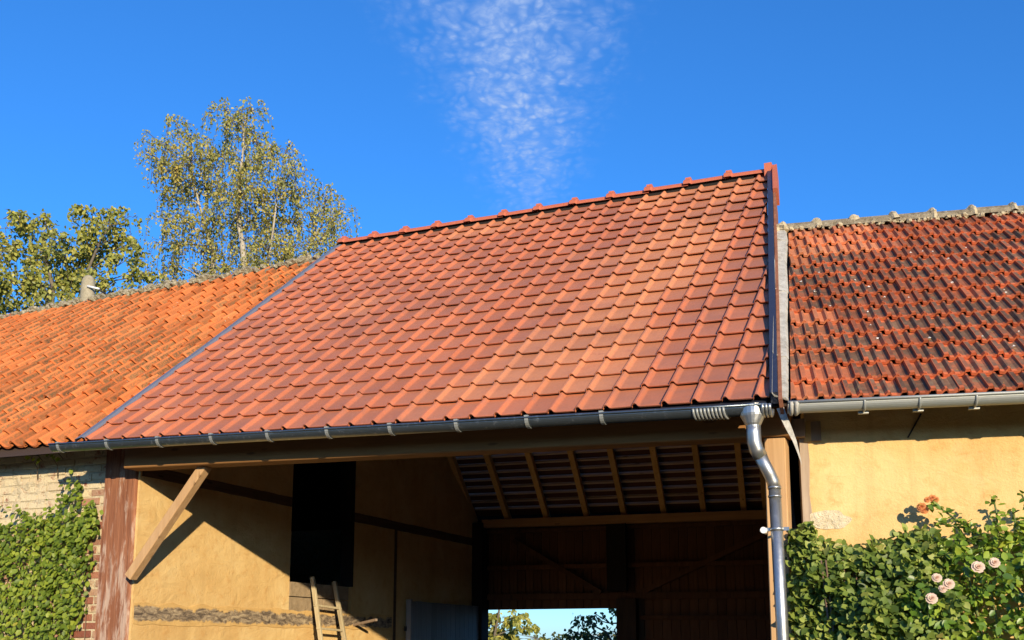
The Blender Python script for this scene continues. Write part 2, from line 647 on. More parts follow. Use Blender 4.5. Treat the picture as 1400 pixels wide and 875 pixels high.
def band_mat():
    m, g, b = material('eroded_sill_timber')
    p = g.pos()
    n1 = g.noise(p, 7, 6, 0.7, 0.5)
    n2 = g.noise(g.scaled(p, (9, 9, 26)), 1.0, 6, 0.7, 0.8)
    z = g.sep(p)[2]
    d = g.math('DIVIDE', g.math('ABSOLUTE', g.math('SUBTRACT', z, 1.852)), 0.085)
    grey = g.ramp(n2, [(0.32, (0.05, 0.037, 0.026)), (0.45, (0.16, 0.12, 0.08)), (0.56, (0.34, 0.26, 0.16)), (0.68, (0.50, 0.40, 0.25))])
    och = g.ramp(n1, [(0.3, (0.50, 0.31, 0.11)), (0.7, (0.66, 0.43, 0.16))])
    dd = g.math('MULTIPLY', d, d)
    f = g.step(g.math('ADD', dd, g.math('MULTIPLY_ADD', n1, 2.4, -1.2)), 0.30, 0.62)
    finish(g, b, g.mix(f, grey, och), 0.95, g.bump(g.math('ADD', n1, n2), 0.6, 0.02), spec=0.2)
    return m


MAT['band'] = band_mat()
MAT['patch'] = rough_stain('bare_lime_render', [(0.3, (0.50, 0.39, 0.22)), (0.5, (0.68, 0.58, 0.38)), (0.75, (0.76, 0.68, 0.49))], 18, 1.0, 0.03)
MAT['mortar'] = rough_stain('lime_mortar', [(0.3, (0.40, 0.33, 0.21)), (0.55, (0.58, 0.49, 0.32)), (0.8, (0.64, 0.55, 0.38))], 20, 1.0, 0.02)
MAT['brick'] = brick_mat()
MAT['red_post'] = red_post_mat()
MAT['stone'] = rough_stain('pale_block', [(0.3, (0.22, 0.16, 0.09)), (0.7, (0.40, 0.30, 0.18))], 10, 0.7, 0.02)
MAT['new_wood_x'] = wood('new_softwood_x', (0.36, 0.19, 0.075), (0.55, 0.33, 0.15), 'x')
MAT['new_wood_y'] = wood('new_softwood_y', (0.60, 0.34, 0.10), (0.74, 0.48, 0.19), 'y')
MAT['new_wood_z'] = wood('new_softwood_z', (0.40, 0.23, 0.10), (0.58, 0.37, 0.18), 'z')
MAT['batten_wood'] = wood('pale_batten', (0.40, 0.30, 0.22), (0.60, 0.48, 0.38), 'x')
MAT['beam_wood'] = wood('stained_lintel', (0.26, 0.118, 0.034), (0.40, 0.20, 0.065), 'x')
MAT['shadow_bar'] = wood('bracket_shadow_dark', (0.020, 0.013, 0.009), (0.065, 0.042, 0.028), 'x')
MAT['wall_oak'] = wood('brown_wall_oak', (0.07, 0.042, 0.024), (0.17, 0.105, 0.06), 'y')
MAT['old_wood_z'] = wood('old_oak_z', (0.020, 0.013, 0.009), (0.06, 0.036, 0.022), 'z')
MAT['board'] = wood('dark_barn_board', (0.07, 0.032, 0.016), (0.16, 0.078, 0.038), 'z', 1.0, 0.85)
MAT['grey_wood'] = wood('weathered_grey_timber', (0.16, 0.11, 0.075), (0.34, 0.26, 0.18), 'z')
MAT['ladder'] = wood('ladder_wood', (0.30, 0.24, 0.13), (0.48, 0.40, 0.24), 'z', 1.2)
MAT['zinc_dark'] = zinc('dark_zinc_gutter', (0.17, 0.205, 0.22), 0.30, 0.85, 0.9, (0.52, 0.55, 0.54))
MAT['zinc_bright'] = zinc('galvanised_pipe', (0.44, 0.45, 0.43), 0.36, 0.85, 0.7, (0.66, 0.66, 0.61))
MAT['zinc_pale'] = zinc('pale_zinc', (0.33, 0.345, 0.315), 0.5, 0.4, 0.5, (0.46, 0.46, 0.41))
MAT['zinc_flash'] = zinc('lead_grey_flashing', (0.20, 0.21, 0.24), 0.55, 0.3, 0.3, (0.36, 0.34, 0.33))
MAT['zinc_verge'] = zinc('dark_verge_zinc', (0.07, 0.08, 0.12), 0.4, 0.7, 0.1)
MAT['zinc_white'] = rough_stain('whitened_zinc_flashing', [(0.3, (0.20, 0.185, 0.15)), (0.5, (0.40, 0.385, 0.33)), (0.75, (0.56, 0.55, 0.48))], 11, 0.5, 0.015, 0.7)
MAT['rust_board'] = rough_stain('weathered_red_edge_board', [(0.3, (0.14, 0.06, 0.035)), (0.55, (0.30, 0.12, 0.065)), (0.8, (0.42, 0.26, 0.17))], 10, 0.5, 0.01, 0.8)
MAT['old_ridge'] = rough_stain('lichened_ridge', [(0.28, (0.075, 0.06, 0.035)), (0.45, (0.19, 0.155, 0.10)), (0.6, (0.30, 0.26, 0.18)), (0.75, (0.46, 0.40, 0.28))], 16, 0.9, 0.02)
MAT['cement'] = rough_stain('pale_cement', [(0.3, (0.34, 0.28, 0.17)), (0.6, (0.55, 0.47, 0.30)), (0.8, (0.62, 0.54, 0.38))], 22, 0.9, 0.02)
MAT['moss'] = rough_stain('dry_moss', [(0.3, (0.08, 0.065, 0.03)), (0.46, (0.25, 0.21, 0.12)), (0.62, (0.50, 0.45, 0.33))], 30, 1.0, 0.02)
MAT['door'] = wood('grey_blue_door_paint', (0.15, 0.17, 0.18), (0.21, 0.23, 0.24), 'z', 1.0, 0.6, False, 0.2)
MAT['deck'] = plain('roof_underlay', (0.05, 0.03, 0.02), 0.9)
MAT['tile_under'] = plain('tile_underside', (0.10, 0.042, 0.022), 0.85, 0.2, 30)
MAT['gravel'] = rough_stain('courtyard_gravel', [(0.3, (0.05, 0.040, 0.026)), (0.7, (0.095, 0.078, 0.054))], 30, 0.8, 0.02)
MAT['dirtfloor'] = rough_stain('barn_earth', [(0.3, (0.05, 0.04, 0.03)), (0.7, (0.10, 0.08, 0.06))], 20, 0.8, 0.02)
MAT['bank'] = rough_stain('sky_block_green', [(0.3, (0.02, 0.03, 0.01)), (0.7, (0.05, 0.065, 0.02))], 3, 0.5, 0.1)
MAT['pole'] = rough_stain('weathered_concrete', [(0.3, (0.22, 0.19, 0.12)), (0.7, (0.40, 0.36, 0.26))], 8, 0.5, 0.01)
MAT['porcelain'] = plain('white_porcelain', (0.75, 0.74, 0.70), 0.3)
MAT['wire'] = plain('black_cable', (0.02, 0.02, 0.02), 0.6)
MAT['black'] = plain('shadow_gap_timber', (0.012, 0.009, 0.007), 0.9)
MAT['birch_bark'] = rough_stain('birch_bark', [(0.3, (0.12, 0.10, 0.08)), (0.45, (0.34, 0.30, 0.23)), (0.8, (0.52, 0.47, 0.38))], 5, 0.4, 0.02)
MAT['bark'] = rough_stain('grey_bark', [(0.3, (0.07, 0.055, 0.04)), (0.7, (0.20, 0.17, 0.12))], 8, 0.6, 0.02)
MAT['twig'] = plain('twig', (0.12, 0.085, 0.05), 0.8)
MAT['birch_leaf'] = leaf_mat('birch_leaf', [(0.0, (0.153, 0.1722, 0.0491)), (0.35, (0.2781, 0.2914, 0.0765)), (0.65, (0.4172, 0.3841, 0.0874)), (0.9, (0.5562, 0.4105, 0.0765)), (1.0, (0.62, 0.5563, 0.2185))], 0.5, 0.35)
MAT['tree_leaf'] = leaf_mat('tree_leaf', [(0.0, (0.1037, 0.1213, 0.0261)), (0.4, (0.2333, 0.2554, 0.047)), (0.75, (0.3888, 0.3704, 0.0679)), (1.0, (0.5443, 0.4598, 0.094))], 0.5, 0.3)
MAT['far_leaf'] = leaf_mat('far_tree_leaf', [(0.0, (0.03, 0.045, 0.015)), (0.6, (0.085, 0.11, 0.025)), (1.0, (0.22, 0.19, 0.04))], 0.4, 0.4)
MAT['ivy_leaf'] = leaf_mat('creeper_leaf', [(0.0, (0.0585, 0.1037, 0.011)), (0.5, (0.1755, 0.244, 0.0242)), (0.9, (0.312, 0.366, 0.0396)), (1.0, (0.39, 0.3172, 0.055))], 0.35, 0.3)
MAT['shrub_leaf'] = leaf_mat('shrub_leaf', [(0.0, (0.0504, 0.0893, 0.0146)), (0.4, (0.1387, 0.2024, 0.0314)), (0.75, (0.2774, 0.3333, 0.0627)), (0.88, (0.4035, 0.4285, 0.1045)), (0.95, (0.4287, 0.3214, 0.1045)), (1.0, (0.5296, 0.3333, 0.0836))], 0.4, 0.25)
MAT['rose_leaf'] = leaf_mat('rose_leaf', [(0.0, (0.039, 0.0938, 0.011)), (0.5, (0.143, 0.25, 0.0264)), (0.85, (0.338, 0.425, 0.0495)), (1.0, (0.468, 0.4125, 0.066))], 0.6, 0.28, 0.4)
MAT['stem'] = plain('woody_stem', (0.16, 0.10, 0.06), 0.8)
MAT['green_stem'] = plain('green_stem', (0.13, 0.16, 0.04), 0.6)
MAT['rose_pink'] = leaf_mat('pink_petal', [(0.0, (0.66, 0.44, 0.38)), (1.0, (0.78, 0.64, 0.52))], 0.3, 0.3)
MAT['rose_orange'] = leaf_mat('coral_petal', [(0.0, (0.66, 0.20, 0.10)), (1.0, (0.74, 0.38, 0.12))], 0.3, 0.3)


# ------------------------------------------------------------------ roof surface of the barn (slightly warped, as old timber is)
GA = 0.2582
PC = (-0.0147, 0.0084, -0.0044, 0.0118, 0.0216, 0.0325, 0.0027)
NB = Vector((0.016, -0.651, 0.759)).normalized()
EB = Vector((1, 0, -0.0213)).normalized()
SB = NB.cross(EB).normalized()


def S(a, v, h=0.0):
    u_ = max(-1.2, min(1.12, (a / 0.2 - 13) / 13))
    v_ = max(-1.05, min(1.05, (v / GA - 9.5) / 9.5))
    dz = PC[0] + PC[1] * u_ + PC[2] * v_ + PC[3] * u_ * u_ + PC[4] * v_ * v_ + PC[5] * u_ * v_ + PC[6] * u_ * v_ * v_
    return Vector((a + v * 0.0232, v * 0.759, 3.253 - 0.0213 * a + v * 0.6507 + dz)) + NB * h


VR = 18.95 * GA                      # slope length to the ridge
RIDGE_Y = S(2, VR).y


def verge_a(v):                      # the right edge runs slightly askew, along the neighbour
    return 5.475 - (v / VR) * 0.60


# ------------------------------------------------------------------ tile meshes
def tile_shape(profile, L, thick, tilt, width):
    """profile: (x, h, smooth_break) points across the tile; tile runs along +y, nose at y = 0"""
    mb = MB()
    n = len(profile)
    top0 = [Vector((x, 0, h)) for x, h in profile]
    top1 = [Vector((x, L, h - tilt * L)) for x, h in profile]
    uv = lambda x, y: (x / width, y / L)
    for i in range(n - 1):
        x0, x1 = profile[i][0], profile[i + 1][0]
        mb.face([top0[i], top0[i + 1], top1[i + 1], top1[i]], [uv(x0, 0), uv(x1, 0), uv(x1, L), uv(x0, L)], smooth=False)
        lo0 = top0[i] - Vector((0, -0.004, thick))
        lo1 = top0[i + 1] - Vector((0, -0.004, thick))
        mb.face([lo0, lo1, top0[i + 1], top0[i]], [uv(x0, 0)] * 4)
    for k, rev in ((0, False), (n - 1, True)):
        a, b_ = top0[k], top1[k]
        q = [a, b_, b_ - Vector((0, 0, thick + 0.006)), a - Vector((0, 0, thick + 0.006))]
        x0 = profile[k][0]
        mb.face(q if not rev else q[::-1], [uv(x0, 0.5 * L)] * 4)
    return mb


def jit_mesh(mb, name, mat):
    return mb.mesh(name, mat)


def clip_mb(mb, M, co, no):
    """mb placed by M and cut by a plane; returns a new MB (in placed coordinates) or None"""
    bm = bmesh.new()
    uvl = bm.loops.layers.uv.new('UVMap')
    for f, uv in zip(mb.f, mb.uv):
        vs = [bm.verts.new(M @ Vector(mb.v[i])) for i in f]
        bf = bm.faces.new(vs)
        for l, c in zip(bf.loops, uv):
            l[uvl].uv = c
    r = bmesh.ops.bisect_plane(bm, geom=bm.verts[:] + bm.edges[:] + bm.faces[:], plane_co=co, plane_no=no, clear_outer=True)
    out = MB()
    for f in bm.faces:
        if f.calc_area() > 1e-7:
            out.face([v.co.copy() for v in f.verts], [tuple(l[uvl].uv) for l in f.loops])
    bm.free()
    return out if out.f else None


def in_view_rank(fr, p):
    w = fr.w(p)
    d = (w - Vector((0, 0, 1.6))).length
    x = w.x / max(w.y, 0.1)
    return d + (0 if -0.56 < x < 0.56 else 6)


def lay_tiles(tiles, name, stuff_name, mat_o, mat_m, parent, fr, limit=300):
    """tiles: list of (mb, shared_mesh, Matrix or None, colour). Matrix None: mb already placed."""
    base = BASE[root_of(parent).name]
    T = Matrix.Translation(-base)

    def centre(t):
        return t[2].translation if t[2] is not None else Vector(t[0].v[0])
    tiles = sorted(tiles, key=lambda t: in_view_rank(fr, centre(t)))
    for mb, me, M, c in tiles[:limit]:
        if M is None:
            o = link(name, mb.mesh(name, mat_o, base), parent)
        else:
            o = link(name, me, parent)
            o.matrix_local = T @ M
        o.color = c
    rest = tiles[limit:]
    if rest:
        big = MB()
        for mb, me, M, c in rest:
            for f, uv in zip(mb.f, mb.uv):
                big.face([(M @ Vector(mb.v[i])) if M is not None else mb.v[i] for i in f], uv, c)
        part(stuff_name, big, mat_m, parent, kind='stuff')


def frame_matrix(o, ex, ey, ez, yaw=0.0, roll=0.0):
    M = Matrix((ex, ey, ez)).transposed().to_4x4()
    M.translation = o
    return M @ Matrix.Rotation(yaw, 4, 'Z') @ Matrix.Rotation(roll, 4, 'Y')


# ================================================================== GROUND
mb = MB()
mb.face([(-400, -60, 0), (400, -60, 0), (400, 900, 0), (-400, 900, 0)])
ground = link('ground', mb.mesh('ground', MAT['gravel']))
tag(ground, 'gravel yard running on to open ground beyond the barn', kind='structure')

m = MB()  # unseen bank added behind the camera to block low sky light
NH = 40
for i in range(NH):
    for (r0, h0), (r1, h1) in (((24.0, -0.1), (29.0, 3.2)), ((29.0, 3.2), (35.0, 5.2)), ((35.0, 5.2), (60.0, 6.0)), ((60.0, 6.0), (75.0, -0.1))):
        P = []
        for q, (r_, h_) in ((i, (r0, h0)), (i + 1, (r0, h0)), (i + 1, (r1, h1)), (i, (r1, h1))):
            t = R(172 + 196 * q / NH)
            fade = min(1.0, q / 5, (NH - q) / 5)
            hh = h_ * fade * (1 + 0.06 * math.sin(q * 1.7)) if h_ > 0 else h_
            P.append((r_ * math.cos(t), r_ * math.sin(t) + 2, hh))
        m.face(P, smooth=True)
sky_block_bank = link('sky_block_bank', m.mesh('sky_block_bank', MAT['bank']))
tag(sky_block_bank, 'added unseen bank that keeps low sky light out of the barn', kind='structure')

# ================================================================== THE BARN
barn = thing('barn', 'open-fronted barn with new red clay tile roof, timber posts and dark boarded back', 'barn', B, (2.7, 3.7, 0))

# ---- roof
deck = MB()
NA, NV = 14, 10


def deck_pt(i, j, h):
    v = -0.05 + (VR + 0.05) * j / NV
    a0, a1 = -0.25, verge_a(v) - 0.01
    return S(a0 + (a1 - a0) * i / NA, v, h)


for i in range(NA):
    for j in range(NV):
        deck.face([deck_pt(i, j, -0.035), deck_pt(i + 1, j, -0.035), deck_pt(i + 1, j + 1, -0.035), deck_pt(i, j + 1, -0.035)])
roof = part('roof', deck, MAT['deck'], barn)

PROF = [(-0.003, 0.018), (0.0, 0.031), (0.009, 0.039), (0.022, 0.039), (0.030, 0.032), (0.039, 0.018), (0.049, 0.014), (0.130, 0.013), (0.196, 0.013)]
TL = 0.305
new_mb = tile_shape(PROF, TL, 0.010, 0.023 / GA, 0.2)
new_me = new_mb.mesh('roof_tile', MAT['new_object'])

tiles = []
for k in range(0, 19):
    v = k * GA - (0.03 if k == 0 else 0.0)
    L_end = (k + 1) * GA
    for u in range(-1, 29):
        a = u * 0.2 - 0.022
        if a > verge_a(v) - 0.02:
            continue
        uc = 18.6 + 0.19 * k
        sandy = 0.82 * math.exp(-((u - uc + 0.6) / 3.8) ** 2) * (0.35 if k < 1 else 1.0)
        sandy = max(sandy, 0.75 * math.exp(-((u - 3.5 - 0.3 * k) / 4.0) ** 2) if k >= 17 else 0, 0.5 if (k >= 14 and u > 17) else 0)
        sandy += 0.95 * (noise.noise(Vector((u * 0.26, k * 0.30, 3.1))))
        sandy = max(0.0, min(1.0, (sandy - 0.22) * 1.6 + random.uniform(-0.22, 0.22)))
        if u > 22.5 + 0.1 * k:
            sandy *= 0.35
        c = (random.uniform(0.4, 1.0), sandy, random.random(), 1)
        M = frame_matrix(S(a, v, 0.005 + random.uniform(-0.002, 0.0025)), EB, SB, NB, random.gauss(0, 0.006), random.gauss(0, 0.007))
        if a + 0.2 > verge_a(L_end) - 0.005:
            co = S(verge_a(v) - 0.004, v)
            dr = (S(verge_a(VR), VR) - S(verge_a(0), 0)).normalized()
            cm = clip_mb(new_mb, M, co, dr.cross(NB).normalized())
            if cm:
                tiles.append((cm, None, None, c))
        else:
            tiles.append((new_mb, new_me, M, c))
lay_tiles(tiles, 'roof_tile', 'upper_tile_field', MAT['new_object'], MAT['new_mesh'], roof, B)

# ---- ridge tiles (collared caps)
def ridge_cap(L, r0, r1, collar, seg=7):
    m = MB()
    secs = [(-0.005, r0 * 0.98, 0), (0.0, r0, 0), (collar, r0, 0), (collar + 0.012, r1, 0), (L, r1 * 0.97, 0)]
    ang = [math.pi * (0.04 + 0.92 * j / (seg - 1)) for j in range(seg)]
    def P(x, r, j):
        cz = 0.78 * math.sin(ang[j]) ** 0.85 * r * 1.12
        return Vector((x, -math.cos(ang[j]) * r, cz))
    for q in range(len(secs) - 1):
        x0, ra, _ = secs[q]
        x1, rb, _ = secs[q + 1]
        for j in range(seg - 1):
            m.face([P(x0, ra, j), P(x1, rb, j), P(x1, rb, j + 1), P(x0, ra, j + 1)][::-1], [(0, 0)] * 4, smooth=True)
    m.face([P(-0.005, r0 * 0.98, j) for j in range(seg)], [(0, 0)] * seg)
    m.face([P(L, r1 * 0.97, j) for j in range(seg)][::-1], [(0, 0)] * seg)
    # knob on the collar
    for sgn in (1,):
        a = Vector((collar * 0.5, 0, r0 * 0.86))
        m.box(a.x - 0.03, a.x + 0.03, -0.035, 0.035, a.z - 0.01, a.z + 0.022)
    return m


rc = ridge_cap(0.47, 0.118, 0.098, 0.07)
rc.uv = [None] * len(rc.f)
rc_me = rc.mesh('ridge_tile', MAT['ridge_new'])
bbase = BASE[barn.name]
for i in range(12):
    a = -0.27 + i * 0.428
    p = S(a, VR, 0)
    p.y = RIDGE_Y + 0.02
    p.z += -0.012
    M = frame_matrix(p, EB, Vector((0, 1, 0)), Vector((0.0213, 0, 1)).normalized(), random.gauss(0, 0.006), random.gauss(0, 0.01))
    o = link('ridge_tile', rc_me, roof)
    o.matrix_local = Matrix.Translation(-bbase) @ M
rb_ = MB()
rb_.bar((-0.2, RIDGE_Y + 0.02, S(-0.2, VR).z - 0.03), (4.85, RIDGE_Y + 0.02, S(4.85, VR).z - 0.03), 0.12, 0.10)
part('ridge_batten', rb_, MAT['black'], roof)
# closing cap at the gable
e = MB()
pe = S(verge_a(VR) + 0.0, VR, 0)
e.box(pe.x - 0.02, pe.x + 0.055, RIDGE_Y - 0.10, RIDGE_Y + 0.14, pe.z - 0.12, pe.z + 0.075)
part('ridge_end_cap', e, MAT['ridge_new'], roof)

# ---- verge: zinc edge strip, side board, red clay edge piece
def along(a_off0, a_off1, h0, h1, v0, v1, n=10, taper=0.0):
    m = MB()
    for q in range(n):
        va, vb = v0 + (v1 - v0) * q / n, v0 + (v1 - v0) * (q + 1) / n
        P = []
        for v in (va, vb):
            A0, A1 = verge_a(v) + a_off0, verge_a(v) + a_off1
            P.append([S(A0, v, h0), S(A1, v, h0), S(A1, v, h1), S(A0, v, h1)])
        a, b_ = P
        m.hexa([a[0], a[1], b_[1], b_[0], a[3], a[2], b_[2], b_[3]])
    return m


part('verge_strip', along(0.002, 0.05, -0.03, 0.055, -0.04, VR - 0.05), MAT['zinc_verge'], roof)
part('verge_board', along(0.053, 0.075, -0.17, 0.035, -0.10, VR - 0.75), MAT['rust_board'], roof)
part('verge_tile', along(0.053, 0.10, -0.10, 0.075, VR - 0.74, VR + 0.03, 3), MAT['ridge_new'], roof)

# ---- flashing strip between old and new roof on the left
for q in range(3):
    v0, v1 = -0.02 + q * VR / 3, (q + 1) * VR / 3 + 0.02
    m = MB()
    n = 6
    for i in range(n):
        va, vb = v0 + (v1 - v0) * i / n, v0 + (v1 - v0) * (i + 1) / n
        w = 0.004 * q
        h = 0.024 - 0.004 * q
        P = [[S(-0.372 - w, v, h - 0.04), S(-0.352 - w, v, h - 0.004), S(-0.262, v, h + 0.016), S(-0.228, v, h + 0.004)] for v in (va, vb)]
        for j in range(3):
            m.face([P[0][j], P[0][j + 1], P[1][j + 1], P[1][j]])
    part('valley_flashing', m, MAT['zinc_flash'], roof)

# ---- back slope: tile undersides, battens, rafters, plates
BK_PLATE_Y, BK_PLATE_Z = 7.45, 3.42


def back_under(b, h=0.0):            # underside of the rafters on the back slope
    return BK_PLATE_Z + (BK_PLATE_Y - b) * 0.73 + h


LEN = BK_PLATE_Y + 0.25 - RIDGE_Y
bt = MB()
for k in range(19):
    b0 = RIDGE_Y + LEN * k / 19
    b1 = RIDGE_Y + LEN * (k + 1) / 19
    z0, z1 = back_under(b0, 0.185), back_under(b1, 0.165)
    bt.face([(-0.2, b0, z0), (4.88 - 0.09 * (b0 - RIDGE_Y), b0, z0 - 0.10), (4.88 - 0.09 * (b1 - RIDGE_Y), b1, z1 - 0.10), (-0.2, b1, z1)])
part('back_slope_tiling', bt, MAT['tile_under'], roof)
mbb = MB()
mbb.bar((-0.05, 0, 0), (5.2, 0, -0.105), 0.04, 0.027, (0, 0, 1))
bat = None
for k in range(29):
    b = BK_PLATE_Y - 0.05 - 0.122 * k
    m = MB()
    z = back_under(b, 0.135)
    m.bar((-0.05, b, z), (4.3 + 0.16 * (BK_PLATE_Y - b), b, z - 0.09), 0.034, 0.030, (0, 0.6, 1))
    part('batten', m, MAT['batten_wood'], roof)
for a in (-0.12, 0.44, 1.06, 1.68, 2.24, 2.82, 3.38, 3.93, 4.22):
    m = MB()
    b1 = RIDGE_Y + 0.05
    a1 = a + 0.13 * (BK_PLATE_Y - b1)
    dz = -0.02 * a
    m.bar((a, BK_PLATE_Y + 0.1, back_under(BK_PLATE_Y + 0.1, 0.055) + dz * 0.3), (a1, b1, back_under(b1, 0.055) + dz * 0.3), 0.075, 0.11, (0, 0, 1))
    part('rafter', m, MAT['new_wood_y'], roof)
for a in np.linspace(0.1, 5.0, 10):
    m = MB()
    p0, p1 = S(a, 0.42, -0.10), S(min(a, verge_a(VR) - 0.1), VR - 0.25, -0.10)
    m.bar(p0, p1, 0.07, 0.11, (0, 0, 1))
    part('rafter', m, MAT['new_wood_y'], roof)
m = MB()
m.bar((-0.05, RIDGE_Y, 6.16), (4.9, RIDGE_Y, 6.08), 0.12, 0.2)
part('ridge_beam', m, MAT['new_wood_x'], roof)
m = MB()
m.bar((0.1, BK_PLATE_Y - 0.08, BK_PLATE_Z - 0.07), (4.35, BK_PLATE_Y - 0.08, BK_PLATE_Z - 0.13), 0.12, 0.12, bev=0.006)
part('wall_plate', m, MAT['new_wood_x'], barn)

# ---- front beam, brace, post
m = MB()
m.bar((-0.005, 0.29, 3.178), (5.56, 0.29, 3.022), 0.18, 0.20, bev=0.008)
beam = part('lintel_beam', m, MAT['beam_wood'], barn)
m = MB()
m.bar((0.02, 0.33, 2.155), (0.765, 0.33, 3.075), 0.078, 0.09, (0, 1, 0), bev=0.007)
part('knee_brace', m, MAT['new_wood_z'], barn)
m = MB()
m.bar((5.438, 0.315, 0.12), (5.454, 0.315, 2.92), 0.135, 0.165, (0, 1, 0), bev=0.006)
part('post', m, MAT['new_wood_z'], barn)
m = MB()
m.box(5.33, 5.58, 0.19, 0.44, 0.0, 0.12)
part('post_base', m, MAT['stone'], barn)
m = MB()
m.hexa([(0.0, 0.36, 3.28), (5.40, 0.36, 3.12), (5.40, 0.39, 3.12), (0.0, 0.39, 3.28), (0.0, 0.36, 3.56), (5.40, 0.36, 3.40), (5.40, 0.39, 3.40), (0.0, 0.39, 3.56)])
part('eaves_blocking', m, MAT['beam_wood'], barn)
# short stub of beam beyond the post
m = MB()
m.bar((5.56, 0.36, 2.99), (5.64, 0.36, 2.988), 0.12, 0.12)
part('beam_stub', m, MAT['grey_wood'], barn)

# ---- back wall: boards, rails, braces, posts, door opening
BW = 7.55
pitch = 0.128
bm_full = MB()
bm_full.box(0, pitch - 0.006, 0, 0.022, 0.05, 3.36)
bm_top = MB()
bm_top.box(0, pitch - 0.006, 0, 0.022, 2.085, 3.36)
me_full = bm_full.mesh('board', MAT['board'])
me_top = bm_top.mesh('board', MAT['board'])
wall_mb = MB()
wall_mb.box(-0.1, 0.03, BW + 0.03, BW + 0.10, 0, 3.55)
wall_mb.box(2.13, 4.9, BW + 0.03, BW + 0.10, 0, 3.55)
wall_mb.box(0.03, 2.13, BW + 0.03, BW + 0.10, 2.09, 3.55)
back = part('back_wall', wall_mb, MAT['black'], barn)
x = -0.06
while x < 4.6:
    o = link('board', me_top if 0.0 < x + 0.06 < 2.12 else me_full, back)
    o.location = Vector((x, BW + random.uniform(-0.004, 0.004), 0)) - bbase
    x += pitch
for z, w in ((3.24, 0.05), (2.70, 0.06), (2.27, 0.09), (1.95, 0.06)):
    m = MB()
    if z > 2.1:
        m.bar((0.1, BW - 0.06, z), (4.45, BW - 0.06, z - 0.035), 0.08, w)
    else:
        m.bar((2.45, BW - 0.06, z), (4.45, BW - 0.06, z - 0.02), 0.08, w)
    part('rail', m, MAT['board'], back)
m = MB()
m.box(2.02, 2.30, BW - 0.20, BW - 0.10, 2.32, 3.36)
part('wall_post', m, MAT['black'], back)
m = MB()
m.box(2.14, 2.42, BW - 0.16, BW - 0.02, 0, 2.21)
part('door_post', m, MAT['old_wood_z'], back)
for p0, p1 in (((2.5, BW - 0.09, 2.30), (4.3, BW - 0.09, 3.08)), ((1.9, BW - 0.09, 2.30), (0.55, BW - 0.09, 3.10))):
    m = MB()
    m.bar(p0, p1, 0.05, 0.07, (0, 0, 1))
    part('diagonal_brace', m, MAT['board'], back)
# ---- side wall on the right, against the neighbouring wing
m = MB()
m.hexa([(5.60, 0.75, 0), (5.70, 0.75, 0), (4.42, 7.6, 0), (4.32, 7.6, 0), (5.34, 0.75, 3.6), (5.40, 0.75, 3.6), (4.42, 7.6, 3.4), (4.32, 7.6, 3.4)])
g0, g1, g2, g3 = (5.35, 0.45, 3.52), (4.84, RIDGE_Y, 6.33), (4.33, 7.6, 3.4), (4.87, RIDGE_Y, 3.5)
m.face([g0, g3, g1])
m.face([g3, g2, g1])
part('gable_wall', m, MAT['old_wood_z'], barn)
m = MB()
m.hexa([(5.56, 0.72, 0), (5.95, 0.60, 0), (5.95, 0.70, 0), (5.56, 0.80, 0), (5.56, 0.72, 3.3), (5.95, 0.60, 3.3), (5.95, 0.70, 3.3), (5.56, 0.80, 3.3)])
part('gap_boarding', m, MAT['old_wood_z'], barn)

# ---- open door leaf against the left wall
dl = MB()
dl.box(0.045, 0.06, 5.22, 7.50, 0.12, 2.10)
leaf = part('door_leaf', dl, MAT['door'], barn, 'grey-blue boarded barn door standing open')
pm = MB()
pm.box(0.06, 0.082, 0, 0.136, 0.08, 2.13)
pme = pm.mesh('plank', MAT['door'])
for i in range(16):
    o = link('plank', pme, leaf)
    o.location = Vector((0, 5.21 + i * 0.143, random.uniform(-0.004, 0.004))) - bbase
m = MB()
m.box(0.03, 0.10, 5.165, 5.205, 0.08, 2.15)
part('door_stile', m, MAT['door'], leaf)
for z in (0.5, 1.75):
    m = MB()
    m.box(0.02, 0.045, 5.14, 5.5, z, z + 0.06)
    part('hinge', m, MAT['wire'], leaf)

# ---- gutter
def gut_z(a):
    return 3.262 - (a + 0.52) * 0.0334


m = MB()
for i in range(12):
    a0, a1 = -0.30 + 5.75 * i / 12, -0.30 + 5.75 * (i + 1) / 12
    P = []
    for a in (a0, a1):
        P.append([S(a, 0.10, -0.02), S(a, -0.02, -0.015), Vector((a, -0.075, gut_z(a) + 0.004)), Vector((a, -0.08, gut_z(a) - 0.02))])
    for j in range(3):
        m.face([P[0][j], P[0][j + 1], P[1][j + 1], P[1][j]])
part('eaves_flashing', m, MAT['zinc_verge'], roof)


GY, GR = -0.085, 0.056
m = MB()
ns = 24
prof = []
for j in range(15):
    t = math.pi * (1.0 + j / 14.0)
    prof.append((math.cos(t) * GR, math.sin(t) * GR))
inner = [(x * 0.94, z * 0.94) for x, z in prof]
for i in range(ns):
    a0, a1 = -0.52 + (5.99 * i / ns), -0.52 + (5.99 * (i + 1) / ns)
    for j in range(14):
        p = lambda a, q, pr: (a, GY + pr[q][0], gut_z(a) + pr[q][1])
        m.face([p(a0, j, prof), p(a1, j, prof), p(a1, j + 1, prof), p(a0, j + 1, prof)][::-1], smooth=True)
        m.face([p(a0, j, inner), p(a1, j, inner), p(a1, j + 1, inner), p(a0, j + 1, inner)], smooth=True)
for a in (-0.52, 5.47):
    m.face([(a, GY + x, gut_z(a) + z) for x, z in prof])
gutter = part('gutter', m, MAT['zinc_dark'], barn)
m = MB()
m.tube([(a, GY - GR - 0.002, gut_z(a) + 0.002) for a in np.linspace(-0.52, 5.47, 13)], 0.009, 8)
part('gutter_bead', m, MAT['zinc_dark'], gutter)
